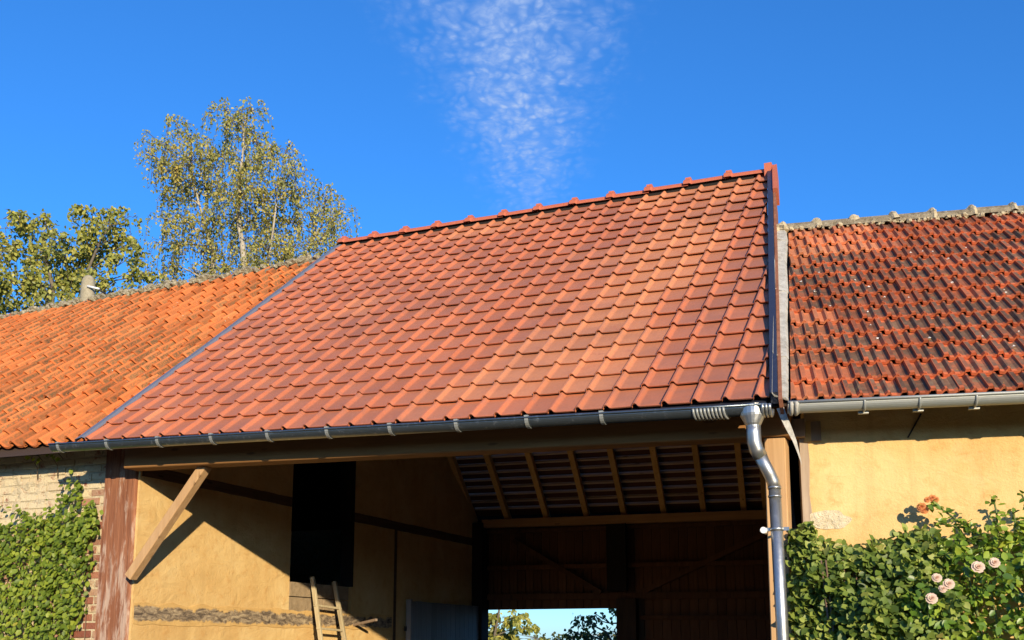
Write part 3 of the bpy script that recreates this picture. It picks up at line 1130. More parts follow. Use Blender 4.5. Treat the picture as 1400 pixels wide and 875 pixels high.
for i in range(11):
    a = -0.42 + 0.535 * i
    if a > 4.9:
        break
    m = MB()
    pts = []
    for j in range(13):
        t = math.pi * (0.93 + 1.02 * j / 12.0)
        pts.append(Vector((a, GY + math.cos(t) * (GR + 0.004), gut_z(a) + math.sin(t) * (GR + 0.004))))
    for j in range(12):
        p, q = pts[j], pts[j + 1]
        d = Vector((0.013, 0, 0))
        nrm = Vector((0, p.y - GY, p.z - gut_z(a))).normalized() * 0.004
        m.hexa([p - d, p + d, q + d, q - d, p - d + nrm, p + d + nrm, q + d + nrm, q - d + nrm])
    m.box(a - 0.014, a + 0.014, GY - GR - 0.012, GY - GR + 0.016, gut_z(a) + 0.006, gut_z(a) + 0.018)
    part('gutter_bracket', m, MAT['zinc_pale'], gutter)
# crimped joint, outlet and swan neck
m = MB()
for i in range(9):
    a = 5.02 + i * 0.024
    m.tube([(a + 0.01 * math.cos(t), GY + math.cos(t) * (GR + 0.007), gut_z(a) + math.sin(t) * (GR + 0.007)) for t in np.linspace(math.pi * 1.02, math.pi * 1.95, 9)], 0.0085, 6)
part('crimped_joint', m, MAT['zinc_pale'], gutter)
m = MB()
for i in range(3):
    a = 5.445 + i * 0.022
    m.tube([(a, GY + math.cos(t) * (GR + 0.006), gut_z(a) + math.sin(t) * (GR + 0.006)) for t in np.linspace(math.pi * 0.98, math.pi * 1.95, 9)], 0.011, 6)
part('end_joint', m, MAT['zinc_bright'], gutter)
m = MB()
a0 = 5.335
hop = [(0.080, 0.064, 0.012), (0.080, 0.066, -0.045), (0.078, 0.064, -0.058), (0.052, 0.052, -0.108), (0.046, 0.046, -0.120), (0.045, 0.045, -0.15)]
SEG = 20
for q in range(len(hop) - 1):
    for j in range(SEG):
        P = []
        for (rx, ry, dz), jj in ((hop[q], j), (hop[q], j + 1), (hop[q + 1], j + 1), (hop[q + 1], j)):
            t = 2 * math.pi * jj / SEG
            P.append((a0 + 0.04 + rx * math.cos(t), GY + ry * math.sin(t), gut_z(a0) - 0.002 + dz))
        m.face(P[::-1])
part('gutter_outlet', m, MAT['zinc_bright'], gutter)
m = MB()
xo = a0 + 0.04
m.tube([(xo, GY, 2.95), (xo, GY, 2.90), (xo + 0.002, GY + 0.002, 2.84), (xo + 0.012, GY + 0.012, 2.795), (xo + 0.03, GY + 0.032, 2.755)], 0.046, 16)
dp = part('downpipe', m, MAT['zinc_bright'], barn)
m = MB()
m.tube([(xo + 0.022, GY + 0.024, 2.77), (xo + 0.075, GY + 0.085, 2.645), (xo + 0.092, GY + 0.103, 2.60), (xo + 0.098, GY + 0.11, 2.555)], 0.0395, 16)
part('swan_neck', m, MAT['zinc_bright'], dp)
m = MB()
m.tube([(xo + 0.098, GY + 0.11, 2.575), (xo + 0.108, GY + 0.112, 1.7), (xo + 0.113, GY + 0.112, 0.1)], 0.038, 20)
part('pipe_length', m, MAT['zinc_bright'], dp)
for z in (2.56, 2.505, 2.765):
    m = MB()
    off = 0.098 if z < 2.7 else 0.024
    m.tube([(xo + off, GY + off * 1.1, z - 0.006), (xo + off, GY + off * 1.1, z + 0.006)], 0.043, 18)
    part('pipe_collar', m, MAT['zinc_bright'], dp)
m = MB()
zc = 2.30
cx, cyy = xo + 0.101, GY + 0.112
m.tube([(cx, cyy, zc - 0.011), (cx, cyy, zc + 0.011)], 0.043, 20)
m.box(cx - 0.075, cx - 0.04, cyy - 0.006, cyy + 0.006, zc - 0.011, zc + 0.011)
m.box(cx - 0.006, cx + 0.006, cyy + 0.04, cyy + 0.21, zc - 0.006, zc + 0.006)
m.box(cx + 0.04, cx + 0.075, cyy - 0.006, cyy + 0.006, zc - 0.011, zc + 0.011)
part('pipe_clamp', m, MAT['zinc_bright'], dp)
m = MB()
m.tube([(cx - 0.078, cyy - 0.03, zc - 0.005), (cx - 0.078, cyy + 0.05, zc - 0.005)], 0.02, 14)
part('clamp_boss', m, MAT['porcelain'], dp)
# pale twisted offcut of zinc hanging at the gable foot
m = MB()
pts = [(5.535, -0.02, 3.06), (5.555, -0.03, 3.00), (5.585, -0.03, 2.92), (5.615, -0.025, 2.84), (5.635, -0.02, 2.76), (5.65, -0.02, 2.69)]
wid = [0.045, 0.042, 0.04, 0.03, 0.02, 0.003]
tw = [0.0, 0.15, 0.5, 0.8, 1.1, 1.3]
for i in range(len(pts) - 1):
    P = []
    for q, s_ in ((i, -1), (i, 1), (i + 1, 1), (i + 1, -1)):
        d = Vector((math.cos(tw[q]), math.sin(tw[q]), 0.15)) * (wid[q] / 2 * s_)
        P.append(Vector(pts[q]) + d)
    m.face(P)
    m.face([p + Vector((0.0, 0.004, 0)) for p in P][::-1])
part('zinc_tail', m, MAT['zinc_white'], roof)

# ================================================================== OLD WING ON THE LEFT
old = thing('outbuilding', 'old brick wing with weathered orange pantile roof, left of the new barn roof', 'building', B, (-4.0, 3.7, 0))
obase = BASE[old.name]


VL = 4.60


def SL(a, v, h=0.0):
    sag = 0.012 * math.sin(a * 1.3) + 0.010 * math.sin(v * 1.9 + a)
    return S(a, v, h - 0.085 + sag - 0.030 * max(0.0, -a - 0.4) * v / 4.7)


deck = MB()
for i in range(12):
    for j in range(10):
        P = []
        for ii, jj in ((i, j), (i + 1, j), (i + 1, j + 1), (i, j + 1)):
            P.append(SL(-7.2 + 6.98 * ii / 12, 0.06 + (VL - 0.06) * jj / 10, -0.04))
        deck.face(P)
b1 = 7.7
for i in range(6):
    a0, a1 = -7.2 + 7.1 * i / 6, -7.2 + 7.1 * (i + 1) / 6
    r0, r1 = SL(a0, VL, -0.04), SL(a1, VL, -0.04)
    deck.face([r0, r1, (a1, b1, 3.4), (a0, b1, 3.4)])
oroof = part('roof', deck, MAT['deck'], old)

PW = 0.168
PPROF = [(-0.014, 0.020), (-0.004, 0.048), (0.012, 0.064), (0.030, 0.064), (0.046, 0.048), (0.060, 0.022), (0.082, 0.006), (0.115, 0.002), (0.145, 0.010), (0.166, 0.030)]
pan_mb = tile_shape(PPROF, 0.31, 0.020, 0.026 / 0.25, PW)
pan_me = pan_mb.mesh('pantile', MAT['pan_object'])
tiles = []
GL = 0.25
nrow = int(VL / GL) + 1
for k in range(nrow):
    v = 0.17 + k * GL
    if v > VL - 0.06:
        break
    for q in range(0, 40):
        a = -0.34 - PW * (q + 1) + 0.01 * math.sin(k * 2.1) + 0.004 * k
        if a < -6.9:
            break
        d = max(0.0, min(1.0, 0.45 + 0.9 * noise.noise(Vector((a * 0.9, v * 0.9, 1.7))) + random.uniform(-0.3, 0.3)))
        c = (d, max(0, random.gauss(0.25, 0.3)), random.random(), 1)
        M = frame_matrix(SL(a, v, random.gauss(0.004, 0.004)), EB, SB, NB, random.gauss(0, 0.022), random.gauss(0, 0.03))
        tiles.append((pan_mb, pan_me, M, c))
lay_tiles(tiles, 'pantile', 'far_pantile_field', MAT['pan_object'], MAT['pan_mesh'], oroof, B)

# ridge of the old wing: rough half-round caps bedded in crumbling mortar
def half_round(L, r, seg=6, jit=0.0):
    m = MB()
    for q in range(2):
        x0, x1 = L * q / 2, L * (q + 1) / 2
        for j in range(seg):
            t0, t1 = math.pi * j / seg, math.pi * (j + 1) / seg
            m.face([(x0, -math.cos(t0) * r, math.sin(t0) * r), (x0, -math.cos(t1) * r, math.sin(t1) * r), (x1, -math.cos(t1) * r, math.sin(t1) * r), (x1, -math.cos(t0) * r, math.sin(t0) * r)], smooth=True)
    for x, rev in ((0, False), (L, True)):
        P = [(x, -math.cos(math.pi * j / seg) * r, math.sin(math.pi * j / seg) * r) for j in range(seg + 1)]
        m.face(P[::-1] if rev else P)
    return m


hr = half_round(0.36, 0.085)
hr_me = hr.mesh('ridge_tile', MAT['old_ridge'])
a = -0.62
while a > -7.0:
    p = SL(a, VL, 0)
    M = frame_matrix(Vector((p.x, p.y + 0.03, p.z - 0.015 + random.gauss(0, 0.008))), EB, Vector((0, 1, 0)), Vector((0.02, 0, 1)).normalized(), random.gauss(0, 0.03), random.gauss(0, 0.08))
    o = link('ridge_tile', hr_me, oroof)
    o.matrix_local = Matrix.Translation(-obase) @ M
    a -= 0.345


def lump(m, c, r, n=5, k=6, sq=0.7):
    """irregular lump"""
    c = Vector(c)
    ph = random.uniform(0, 10)
    rings = []
    for i in range(1, n):
        t = math.pi * i / n
        ring = []
        for j in range(k):
            f = 2 * math.pi * j / k
            d = Vector((math.sin(t) * math.cos(f), math.sin(t) * math.sin(f), math.cos(t) * sq))
            rr = r * (0.75 + 0.6 * noise.noise(d * 1.6 + Vector((ph, ph, ph))) + random.uniform(-0.08, 0.08))
            ring.append(c + d * rr)
        rings.append(ring)
    top, bot = c + Vector((0, 0, r * sq)), c - Vector((0, 0, r * sq * 0.8))
    for j in range(k):
        j2 = (j + 1) % k
        m.face([top, rings[0][j], rings[0][j2]])
        m.face([bot, rings[-1][j2], rings[-1][j]])
        for i in range(len(rings) - 1):
            m.face([rings[i][j], rings[i + 1][j], rings[i + 1][j2], rings[i][j2]])


m = MB()
for i in range(330):
    a = random.uniform(-6.9, -0.45)
    p = SL(a, VL, 0)
    t = random.uniform(0.0, math.pi * 0.75)
    lump(m, (p.x, p.y + 0.03 - math.cos(t) * 0.095, p.z - 0.005 + math.sin(t) * 0.09), random.choice([0.02, 0.035, 0.05, 0.075]) * random.uniform(0.8, 1.2), 4, 6)
part('ridge_mortar', m, MAT['moss'], oroof, 'crumbling mortar and moss along the old ridge', 'stuff')

# front brick wall
m = MB()
m.hexa([(-7.2, 0.50, 0), (-0.38, 0.50, 0), (-0.38, 0.75, 0), (-7.2, 0.75, 0), (-7.2, 0.50, 3.62), (-0.38, 0.50, 3.50), (-0.38, 0.75, 3.70), (-7.2, 0.75, 3.80)])
m.box(-7.2, -7.05, 0.76, 7.6, 0, 3.3)
m.box(-7.2, -0.12, 7.5, 7.7, 0, 3.4)
m.face([(-7.2, 0.2, 3.2), (-7.2, 7.6, 3.2), SL(-7.2, VL, -0.05)])
owall = part('wall', m, MAT['mortar'], old)
bk = MB()
bk.bar((0, 0, 0), (0.205, 0, 0), 0.03, 0.062, (0, 0, 1), bev=0.006)
bk_me = bk.mesh('brick', MAT['brick'])
bh = MB()
bh.bar((0, 0, 0), (0.098, 0, 0), 0.03, 0.062, (0, 0, 1), bev=0.006)
bh_me = bh.mesh('brick', MAT['brick'])
row = 0
z = 1.30
while z < 3.40:
    a = -0.435 - (0.108 if row % 2 else 0.0)
    if row % 2:
        o = link('brick', bh_me, owall)
        o.location = Vector((-0.435 - 0.098, 0.507 + random.uniform(-0.006, 0.004), z)) - obase
        o.color = (0.35 if z < 2.4 else 0.9, 0, 0, 1)
    while a - 0.205 > -2.35:
        a -= 0.217
        o = link('brick', bk_me, owall)
        o.location = Vector((a, 0.507 + random.uniform(-0.006, 0.005), z + random.uniform(-0.004, 0.004))) - obase
        o.rotation_euler = (0, random.gauss(0, 0.008), random.gauss(0, 0.01))
        near = a > -0.85
        lime = random.uniform(0.8, 1.3) if z > 2.65 else random.uniform(0.2, 1.0)
        if near and z < 2.95:
            lime = random.choice([0.05, 0.2, 0.7, 0.35])
        o.color = (lime, 0, 0, 1)
    z += 0.0745
    row += 1
# rough lime slurry patches on the upper bricks
m = MB()
for i in range(70):
    a = random.uniform(-2.2, -0.75)
    z = random.uniform(2.80, 3.30)
    lump(m, (a, 0.158, z), random.uniform(0.03, 0.085), 4, 7, 0.6)
for i in range(len(m.v)):
    x, y, z_ = m.v[i]
    m.v[i] = (x, 0.496 + (y - 0.158) * 0.16, z_)
part('lime_render_patch', m, MAT['mortar'], owall, kind='stuff')
# oxblood corner post
m = MB()
m.bar((-0.244, 0.50, 0), (-0.236, 0.50, 3.40), 0.372, 0.20, (0, 1, 0), bev=0.014)
opost = part('corner_post', m, MAT['red_post'], old)

# side wall facing the barn interior (opening for the loft door)
WX = -0.03
m = MB()


def wall_top(b):
    f = 3.10 + max(0, b) * 0.857
    k = 3.30 + (7.6 - b) * 0.76
    return min(f, k, 6.2)


def wall_piece(b0, b1, z0, z1=None):
    bs = [b0] + [q for q in (RIDGE_Y,) if b0 < q < b1] + [b1]
    for i in range(len(bs) - 1):
        p, q = bs[i], bs[i + 1]
        tp, tq = (z1, z1) if z1 else (wall_top(p), wall_top(q))
        m.hexa([(WX - 0.16, p, z0), (WX, p, z0), (WX, q, z0), (WX - 0.16, q, z0), (WX - 0.16, p, tp), (WX, p, tp), (WX, q, tq), (WX - 0.16, q, tq)])


wall_piece(0.425, 2.70, 0)
wall_piece(2.70, 3.95, 0, 1.93)
wall_piece(2.70, 3.95, 4.1)
wall_piece(3.95, 7.40, 0)
side = part('side_wall', m, MAT['plaster'], old, 'ochre rendered side wall inside the barn opening')
# pale blocks under the loft opening
for i, (b0, b1, z0, z1) in enumerate([(2.705, 3.35, 1.935, 2.085), (3.36, 3.855, 1.935, 2.085), (2.705, 3.05, 2.095, 2.245), (3.06, 3.855, 2.095, 2.245)]):
    m = MB()
    m.box(WX - 0.14, WX + 0.004 + 0.003 * i, b0, b1, z0, z1)
    part('block', m, MAT['stone'], side)
# timbers set in the wall
def ragged_band(b0, b1, zc, h, proud, mat, name, n=40, wob=0.35):
    m = MB()
    up, lo = [], []
    for i in range(n + 1):
        b = b0 + (b1 - b0) * i / n
        up.append((b, zc + h / 2 * (1 + wob * noise.noise(Vector((b * 5, 1.1, zc))))))
        lo.append((b, zc - h / 2 * (1 + wob * noise.noise(Vector((b * 5, 7.3, zc))))))
    for i in range(n):
        q = proud * (1 + 0.5 * noise.noise(Vector((up[i][0] * 4, 0, 0))))
        P = [(WX + proud, lo[i][0], lo[i][1]), (WX + proud, lo[i + 1][0], lo[i + 1][1]), (WX + proud, up[i + 1][0], up[i + 1][1]), (WX + proud, up[i][0], up[i][1])]
        m.face(P)
        m.face([P[3], P[2], (WX - 0.002, up[i + 1][0], up[i + 1][1] + 0.008), (WX - 0.002, up[i][0], up[i][1] + 0.008)])
        m.face([P[1], P[0], (WX - 0.002, lo[i][0], lo[i][1] - 0.008), (WX - 0.002, lo[i + 1][0], lo[i + 1][1] - 0.008)])
    return part(name, m, mat, side)


ragged_band(0.44, 4.9, 1.850, 0.18, 0.005, MAT['band'], 'sill_timber', 120, 0.3)
ragged_band(0.44, 2.69, 3.10, 0.09, 0.006, MAT['wall_oak'], 'wall_timber', 20, 0.15)
ragged_band(3.87, 7.38, 3.08, 0.10, 0.006, MAT['wall_oak'], 'wall_timber', 20, 0.15)
m = MB()
m.box(WX - 0.01, WX + 0.006, 4.94, 5.00, 0, 3.03)
part('wall_stud', m, MAT['wall_oak'], side)
m = MB()
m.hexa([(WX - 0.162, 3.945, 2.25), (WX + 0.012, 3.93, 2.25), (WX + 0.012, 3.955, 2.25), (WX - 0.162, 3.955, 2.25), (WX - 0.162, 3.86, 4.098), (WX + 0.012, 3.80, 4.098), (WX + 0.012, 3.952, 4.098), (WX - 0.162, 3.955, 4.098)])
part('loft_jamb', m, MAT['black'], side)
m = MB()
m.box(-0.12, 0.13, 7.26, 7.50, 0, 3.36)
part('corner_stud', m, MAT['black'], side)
m = MB()
m.bar((-0.10, 4.05, 1.80), (0.36, 3.86, 1.862), 0.035, 0.028)
part('peg', m, MAT['grey_wood'], side)

# ================================================================== WING ON THE RIGHT
wing = thing('cottage_wing', 'ochre rendered wing with weathered red-brown tiled roof, right of the downpipe', 'building', RF, (3.2, 2.6, 0))
wbase = BASE[wing.name]
PH = R(40)
NR_ = Vector((0, -math.sin(PH), math.cos(PH)))
SR_ = Vector((0, math.cos(PH), math.sin(PH)))
ER_ = Vector((1, 0, 0))
VRR = 3.36
A_END = 7.0


def SR(a, v, h=0.0):
    return Vector((a, 0, 3.098)) + SR_ * v + NR_ * (h + 0.010 * math.sin(a * 1.1 + 0.6) * v / 3)


def cut_a(v):
    return 0.035 + 0.062 * v


deck = MB()
for i in range(8):
    for j in range(4):
        P = []
        for ii, jj in ((i, j), (i + 1, j), (i + 1, j + 1), (i, j + 1)):
            v = VRR * jj / 4
            a0 = cut_a(v) - 0.22
            P.append(SR(a0 + (A_END - a0) * ii / 8, v, -0.03))
        deck.face(P)
r0, r1 = SR(cut_a(VRR) - 0.22, VRR, -0.03), SR(A_END, VRR, -0.03)
deck.face([r0, r1, (A_END, 2 * r1.y, 3.1), (0.3, 2 * r0.y, 3.1)])
wroof = part('roof', deck, MAT['deck'], wing)

FW, FG = 0.165, 0.24
FP = [(-0.001, 0.022), (0.003, 0.040), (0.030, 0.043), (0.040, 0.016), (0.068, 0.013), (0.086, 0.034), (0.098, 0.036), (0.108, 0.014), (0.140, 0.012), (0.163, 0.024)]
flat_mb = tile_shape(FP, 0.29, 0.022, 0.024 / FG, FW)
flat_me = flat_mb.mesh('roof_tile', MAT['flat_object'])
tiles = []
for k in range(14):
    v = k * FG
    for q in range(-1, 42):
        a = cut_a(0) + q * FW + (0.5 * FW if k % 2 else 0.0)
        if a + FW < cut_a(v) + 0.02 or a > A_END - 0.1:
            continue
        dk = 0.90 + 0.30 * noise.noise(Vector((a * 1.3, v * 1.2, 5.0))) + random.uniform(-0.25, 0.25)
        pl = 0.0
        newer = max(0, 1 - max(0, (a - 0.25) / 0.75)) * max(0, (v - 2.1) / 0.9)  # newer pale orange tiles towards the upper left
        if newer > 0.25 + random.uniform(-0.15, 0.15):
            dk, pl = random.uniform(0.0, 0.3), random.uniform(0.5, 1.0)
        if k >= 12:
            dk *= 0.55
        if a < 0.35 and v < 1.5:
            dk, pl = random.uniform(0.2, 0.8), random.uniform(0.1, 0.6)
        c = (max(0, min(1, dk)), pl, random.random(), 1)
        M = frame_matrix(SR(a, v, 0.004 + random.gauss(0, 0.0015)), ER_, SR_, NR_, random.gauss(0, 0.008), random.gauss(0, 0.012))
        if a < cut_a(v + 0.29) + 0.01:
            dr = (SR(cut_a(VRR), VRR) - SR(cut_a(0), 0)).normalized()
            cm = clip_mb(flat_mb, M, SR(cut_a(v), v), -dr.cross(NR_).normalized())
            if cm:
                tiles.append((cm, None, None, c))
        else:
            tiles.append((flat_mb, flat_me, M, c))
lay_tiles(tiles, 'roof_tile', 'far_tile_field', MAT['flat_object'], MAT['flat_mesh'], wroof, RF)
# small white spots scattered in the tile troughs
m = MB()
for i in range(26):
    k = random.randint(1, 10)
    a = random.uniform(0.2, 1.9)
    q = round((a - cut_a(0)) / FW - (0.5 if k % 2 else 0))
    a = cut_a(0) + q * FW + (0.5 * FW if k % 2 else 0) + random.choice([0.054, 0.124])
    lump(m, SR(a, k * FG + random.uniform(0.05, 0.17), 0.012), random.uniform(0.009, 0.017), 4, 6, 0.5)
part('white_spot', m, MAT['porcelain'], wroof, 'small white spots in the tile troughs', 'stuff')

# pale flashing where the wing meets the barn verge
for q in range(6):
    v0, v1 = q * 0.60 - 0.02, min((q + 1) * 0.60 + 0.015, VRR + 0.02)
    m = MB()
    h = 0.046 + 0.006 * (q % 2)
    P = []
    for v in (v0, v1):
        P.append([SR(cut_a(v) - 0.115, v, h + 0.03), SR(cut_a(v) - 0.10, v, h + 0.006), SR(cut_a(v) - 0.030 + 0.012 * math.sin(v * 5), v, h - 0.004), SR(cut_a(v) - 0.012 + 0.012 * math.sin(v * 5), v, h - 0.03)])
    for j in range(3):
        m.face([P[0][j], P[0][j + 1], P[1][j + 1], P[1][j]])
    m.face([P[0][0], P[0][1], P[0][2], P[0][3]])
    part('abutment_flashing', m, MAT['zinc_white'], wroof)
m = MB()
lump(m, SR(cut_a(VRR) - 0.06, VRR - 0.05, 0.04), 0.09, 6, 9)
lump(m, SR(cut_a(VRR) - 0.13, VRR - 0.12, 0.03), 0.08, 6, 9)
part('mortar_fillet', m, MAT['cement'], wroof)

# ridge of the wing
hr2 = half_round(0.335, 0.086)
hr2_me = hr2.mesh('ridge_tile', MAT['old_ridge'])
cone = MB()
for j in range(7):
    t0, t1 = 2 * math.pi * j / 7, 2 * math.pi * (j + 1) / 7
    f = lambda t, r, zz: (r * 0.8 * math.cos(t) * (1 + 0.2 * math.sin(3 * t)), r * 1.25 * math.sin(t), zz)
    cone.face([f(t0, 0.062, -0.035), f(t1, 0.062, -0.035), f(t1, 0.040, 0.045), f(t0, 0.040, 0.03)])
    cone.face([f(t0, 0.045, 0.03), f(t1, 0.045, 0.03), f(t1, 0.018, 0.062), f(t0, 0.018, 0.062)])
    cone.face([f(t0, 0.018, 0.062), f(t1, 0.018, 0.062), (0, 0, 0.070)])
cone_me = cone.mesh('mortar_cone', MAT['cement'])
a = cut_a(VRR) - 0.06
while a < A_END - 0.3:
    p = SR(a, VRR, 0)
    o = link('ridge_tile', hr2_me, wroof)
    o.matrix_local = Matrix.Translation(-wbase) @ frame_matrix(Vector((a, p.y + 0.02, p.z - 0.012 + random.gauss(0, 0.003))), ER_, Vector((0, 1, 0)), Vector((0, 0, 1)), random.gauss(0, 0.008), random.gauss(0, 0.012))
    o = link('mortar_cone', cone_me, wroof)
    o.location = Vector((a + 0.30, p.y - 0.015, p.z + 0.03)) - wbase
    o.rotation_euler = (random.gauss(0.1, 0.08), random.gauss(0, 0.1), random.uniform(0, 6))
    a += 0.325
m = MB()
for i in range(130):
    a = random.uniform(cut_a(VRR), 5.0)
    p = SR(a, VRR, 0)
    lump(m, (a, p.y - 0.07 + random.uniform(-0.01, 0.02), p.z - 0.02 + random.uniform(-0.012, 0.012)), random.uniform(0.014, 0.034), 4, 6, 0.7)
part('ridge_mortar', m, MAT['cement'], wroof, 'pale mortar bedding under the old ridge', 'stuff')

m = MB()
P = []
for a in (0.02, A_END):
    P.append([SR(a, 0.10, -0.02), SR(a, -0.01, -0.015), Vector((a, -0.055, 3.062)), Vector((a, -0.06, 3.03))])
for j in range(3):
    m.face([P[0][j], P[0][j + 1], P[1][j + 1], P[1][j]])
part('eaves_flashing', m, MAT['zinc_verge'], wroof)

# wall
m = MB()
m.box(0.135, A_END, 0.36, 0.62, 0, 3.14)
m.box(A_END - 0.25, A_END, 0.62, 5.0, 0, 3.1)
m.box(0.3, A_END, 4.9, 5.1, 0, 3.1)
m.face([(A_END, 0.3, 3.1), (A_END, 5.1, 3.1), SR(A_END, VRR, -0.03)])
wwall = part('wall', m, MAT['plaster'], wing, 'sunlit ochre rendered front wall')
# rough edge of the wall beside the gap
m = MB()
n = 26
for i in range(n):
    z0, z1 = 3.02 * i / n, 3.02 * (i + 1) / n
    w0 = 0.040 + 0.016 * noise.noise(Vector((z0 * 6, 0, 0)))
    w1 = 0.040 + 0.016 * noise.noise(Vector((z1 * 6, 0, 0)))
    d0 = 0.012 + 0.012 * noise.noise(Vector((z0 * 9, 3, 0)))
    d1 = 0.012 + 0.012 * noise.noise(Vector((z1 * 9, 3, 0)))
    m.hexa([(0.10, 0.355 - d0, z0), (0.115 + w0, 0.357, z0), (0.115 + w0, 0.5, z0), (0.10, 0.5, z0), (0.10, 0.355 - d1, z1), (0.115 + w1, 0.357, z1), (0.115 + w1, 0.5, z1), (0.10, 0.5, z1)])
part('edge_timber', m, MAT['grey_wood'], wwall, 'rough grey timber edge of the wall')
# bare patch where the render has fallen
m = MB()
cx0, cz0 = 0.255, 2.385
ring = []
for j in range(30):
    t = 2 * math.pi * j / 30
    k = 1 + 0.28 * noise.noise(Vector((math.cos(t) * 1.7, math.sin(t) * 1.7, 4.2)))
    ring.append((cx0 + 0.135 * k * math.cos(t), cz0 + 0.065 * k * math.sin(t)))
for j in range(30):
    p, q = ring[j], ring[(j + 1) % 30]
    m.face([(cx0, 0.352, cz0), (p[0], 0.354, p[1]), (q[0], 0.354, q[1])][::-1])
    m.face([(p[0], 0.354, p[1]), (p[0] * 1.0, 0.3605, p[1]), (q[0], 0.3605, q[1]), (q[0], 0.354, q[1])])
part('bare_patch', m, MAT['patch'], wwall)
m = MB()
m.box(0.175, 0.238, 0.335, 0.40, 2.905, 3.035)
part('timber_end', m, MAT['grey_wood'], wwall)
m = MB()
m.box(0.13, 0.175, 0.338, 0.40, 2.90, 3.04)
part('rough_infill', m, MAT['band'], wwall)
m = MB()
m.bar((0.775, 0.352, 2.905), (0.865, 0.352, 3.06), 0.012, 0.010)  # dark bar standing in for the slanting shadow of a gutter bracket
part('bracket_shadow_bar', m, MAT['shadow_bar'], wwall)

# gutter of the wing
GYR, GRR = -0.075, 0.056


def gzr(a):
    return 3.062 - 0.003 * a


m = MB()
inner = [(x * 0.94, z * 0.94) for x, z in prof]
pr2 = [(x / GR * GRR, z / GR * GRR) for x, z in prof]
in2 = [(x * 0.94, z * 0.94) for x, z in pr2]
for i in range(10):
    a0, a1 = 0.01 + (A_END * i / 10), 0.01 + (A_END * (i + 1) / 10)
    for j in range(14):
        p = lambda a, q, pr: (a, GYR + pr[q][0], gzr(a) + pr[q][1])
        m.face([p(a0, j, pr2), p(a1, j, pr2), p(a1, j + 1, pr2), p(a0, j + 1, pr2)][::-1], smooth=True)
        m.face([p(a0, j, in2), p(a1, j, in2), p(a1, j + 1, in2), p(a0, j + 1, in2)], smooth=True)
m.face([(0.01, GYR + x, gzr(0) + z) for x, z in pr2])
wg = part('gutter', m, MAT['zinc_pale'], wing)
m = MB()
m.tube([(a, GYR - GRR - 0.002, gzr(a) + 0.002) for a in np.linspace(0.01, A_END, 9)], 0.010, 8)
part('gutter_bead', m, MAT['zinc_pale'], wg)
for a in [0.07] + [0.46 + 0.318 * i for i in range(19)]:
    m = MB()
    m.tube([(a, GYR + math.cos(t) * (GRR + 0.003), gzr(a) + math.sin(t) * (GRR + 0.003)) for t in np.linspace(math.pi * 0.95, math.pi * 1.95, 10)], 0.008, 6)
    if a > 0.2:
        m.box(a - 0.03, a + 0.03, GYR + 0.02, GYR + 0.05, gzr(a) - 0.07, gzr(a) - 0.052)
    part('gutter_bracket', m, MAT['zinc_pale'], wg)
m = MB()
for i in range(2):
    m.tube([(0.03 + 0.03 * i, GYR + math.cos(t) * (GRR + 0.006), gzr(0) + math.sin(t) * (GRR + 0.006)) for t in np.linspace(math.pi * 0.98, math.pi * 1.95, 10)], 0.012, 6)
part('end_stop', m, MAT['zinc_white'], wg)

# ================================================================== LADDER
lad = thing('ladder', 'narrow pale wooden ladder leaning below the dark loft opening', 'ladder', B, (0.35, 3.4, 0))
tops = [Vector((0.04, 3.02, 2.31)), Vector((0.04, 3.46, 2.285))]
feet = [Vector((0.52, 2.98, 0.0)), Vector((0.52, 3.56, 0.0))]
for i in range(2):
    m = MB()
    m.bar(feet[i], tops[i], 0.048, 0.036, (0, 1, 0), bev=0.005)
    part('rail', m, MAT['ladder'], lad)
for k in range(8):
    t = 0.115 + k * 0.1075
    p, q = feet[0].lerp(tops[0], t), feet[1].lerp(tops[1], t)
    d = (q - p).normalized() * 0.03
    m = MB()
    m.bar(p - d, q + d, 0.032, 0.022, (0, 0, 1))
    part('rung', m, MAT['ladder'], lad)


# ================================================================== LEAVES
LEAF6 = np.array([(0, 0, 0), (-0.27, 0.30, 0.07), (-0.24, 0.66, 0.06), (0, 1.0, -0.04), (0.24, 0.66, 0.06), (0.27, 0.30, 0.07)])
LEAF_F = [(0, 3, 2, 1), (0, 5, 4, 3)]


def leaves_mesh(name, pos, axis, nrm, size, mat, wide=1.0):
    pos, axis, nrm = (np.asarray(q, float) for q in (pos, axis, nrm))
    n = len(pos)
    size = np.asarray(size, float).reshape(-1, 1)
    y = axis / np.linalg.norm(axis, axis=1, keepdims=True)
    z = nrm - (nrm * y).sum(1, keepdims=True) * y
    z /= np.linalg.norm(z, axis=1, keepdims=True) + 1e-9
    x = np.cross(y, z)
    V = np.empty((n, 6, 3))
    for k, (lx, ly, lz) in enumerate(LEAF6):
        V[:, k] = pos + size * (x * (lx * wide) + y * ly + z * lz)
    me = bpy.data.meshes.new(name)
    me.vertices.add(n * 6)
    me.vertices.foreach_set('co', V.ravel())
    idx = (np.arange(n)[:, None] * 6 + np.array(LEAF_F).ravel()[None, :]).ravel()
    me.loops.add(len(idx))
    me.loops.foreach_set('vertex_index', idx.astype(np.int32))
    me.polygons.add(n * 2)
    me.polygons.foreach_set('loop_start', np.arange(0, n * 8, 4, dtype=np.int32))
    me.update(calc_edges=True)
    me.validate()
    me.materials.append(mat)
    return me


def rand_dirs(n):
    d = rng.normal(size=(n, 3))
    return d / np.linalg.norm(d, axis=1, keepdims=True)


def inside(poly, x, z):
    c = False
    j = len(poly) - 1
    for i in range(len(poly)):
        if (poly[i][1] > z) != (poly[j][1] > z) and x < (poly[j][0] - poly[i][0]) * (z - poly[i][1]) / (poly[j][1] - poly[i][1]) + poly[i][0]:
            c = not c
        j = i
    return c


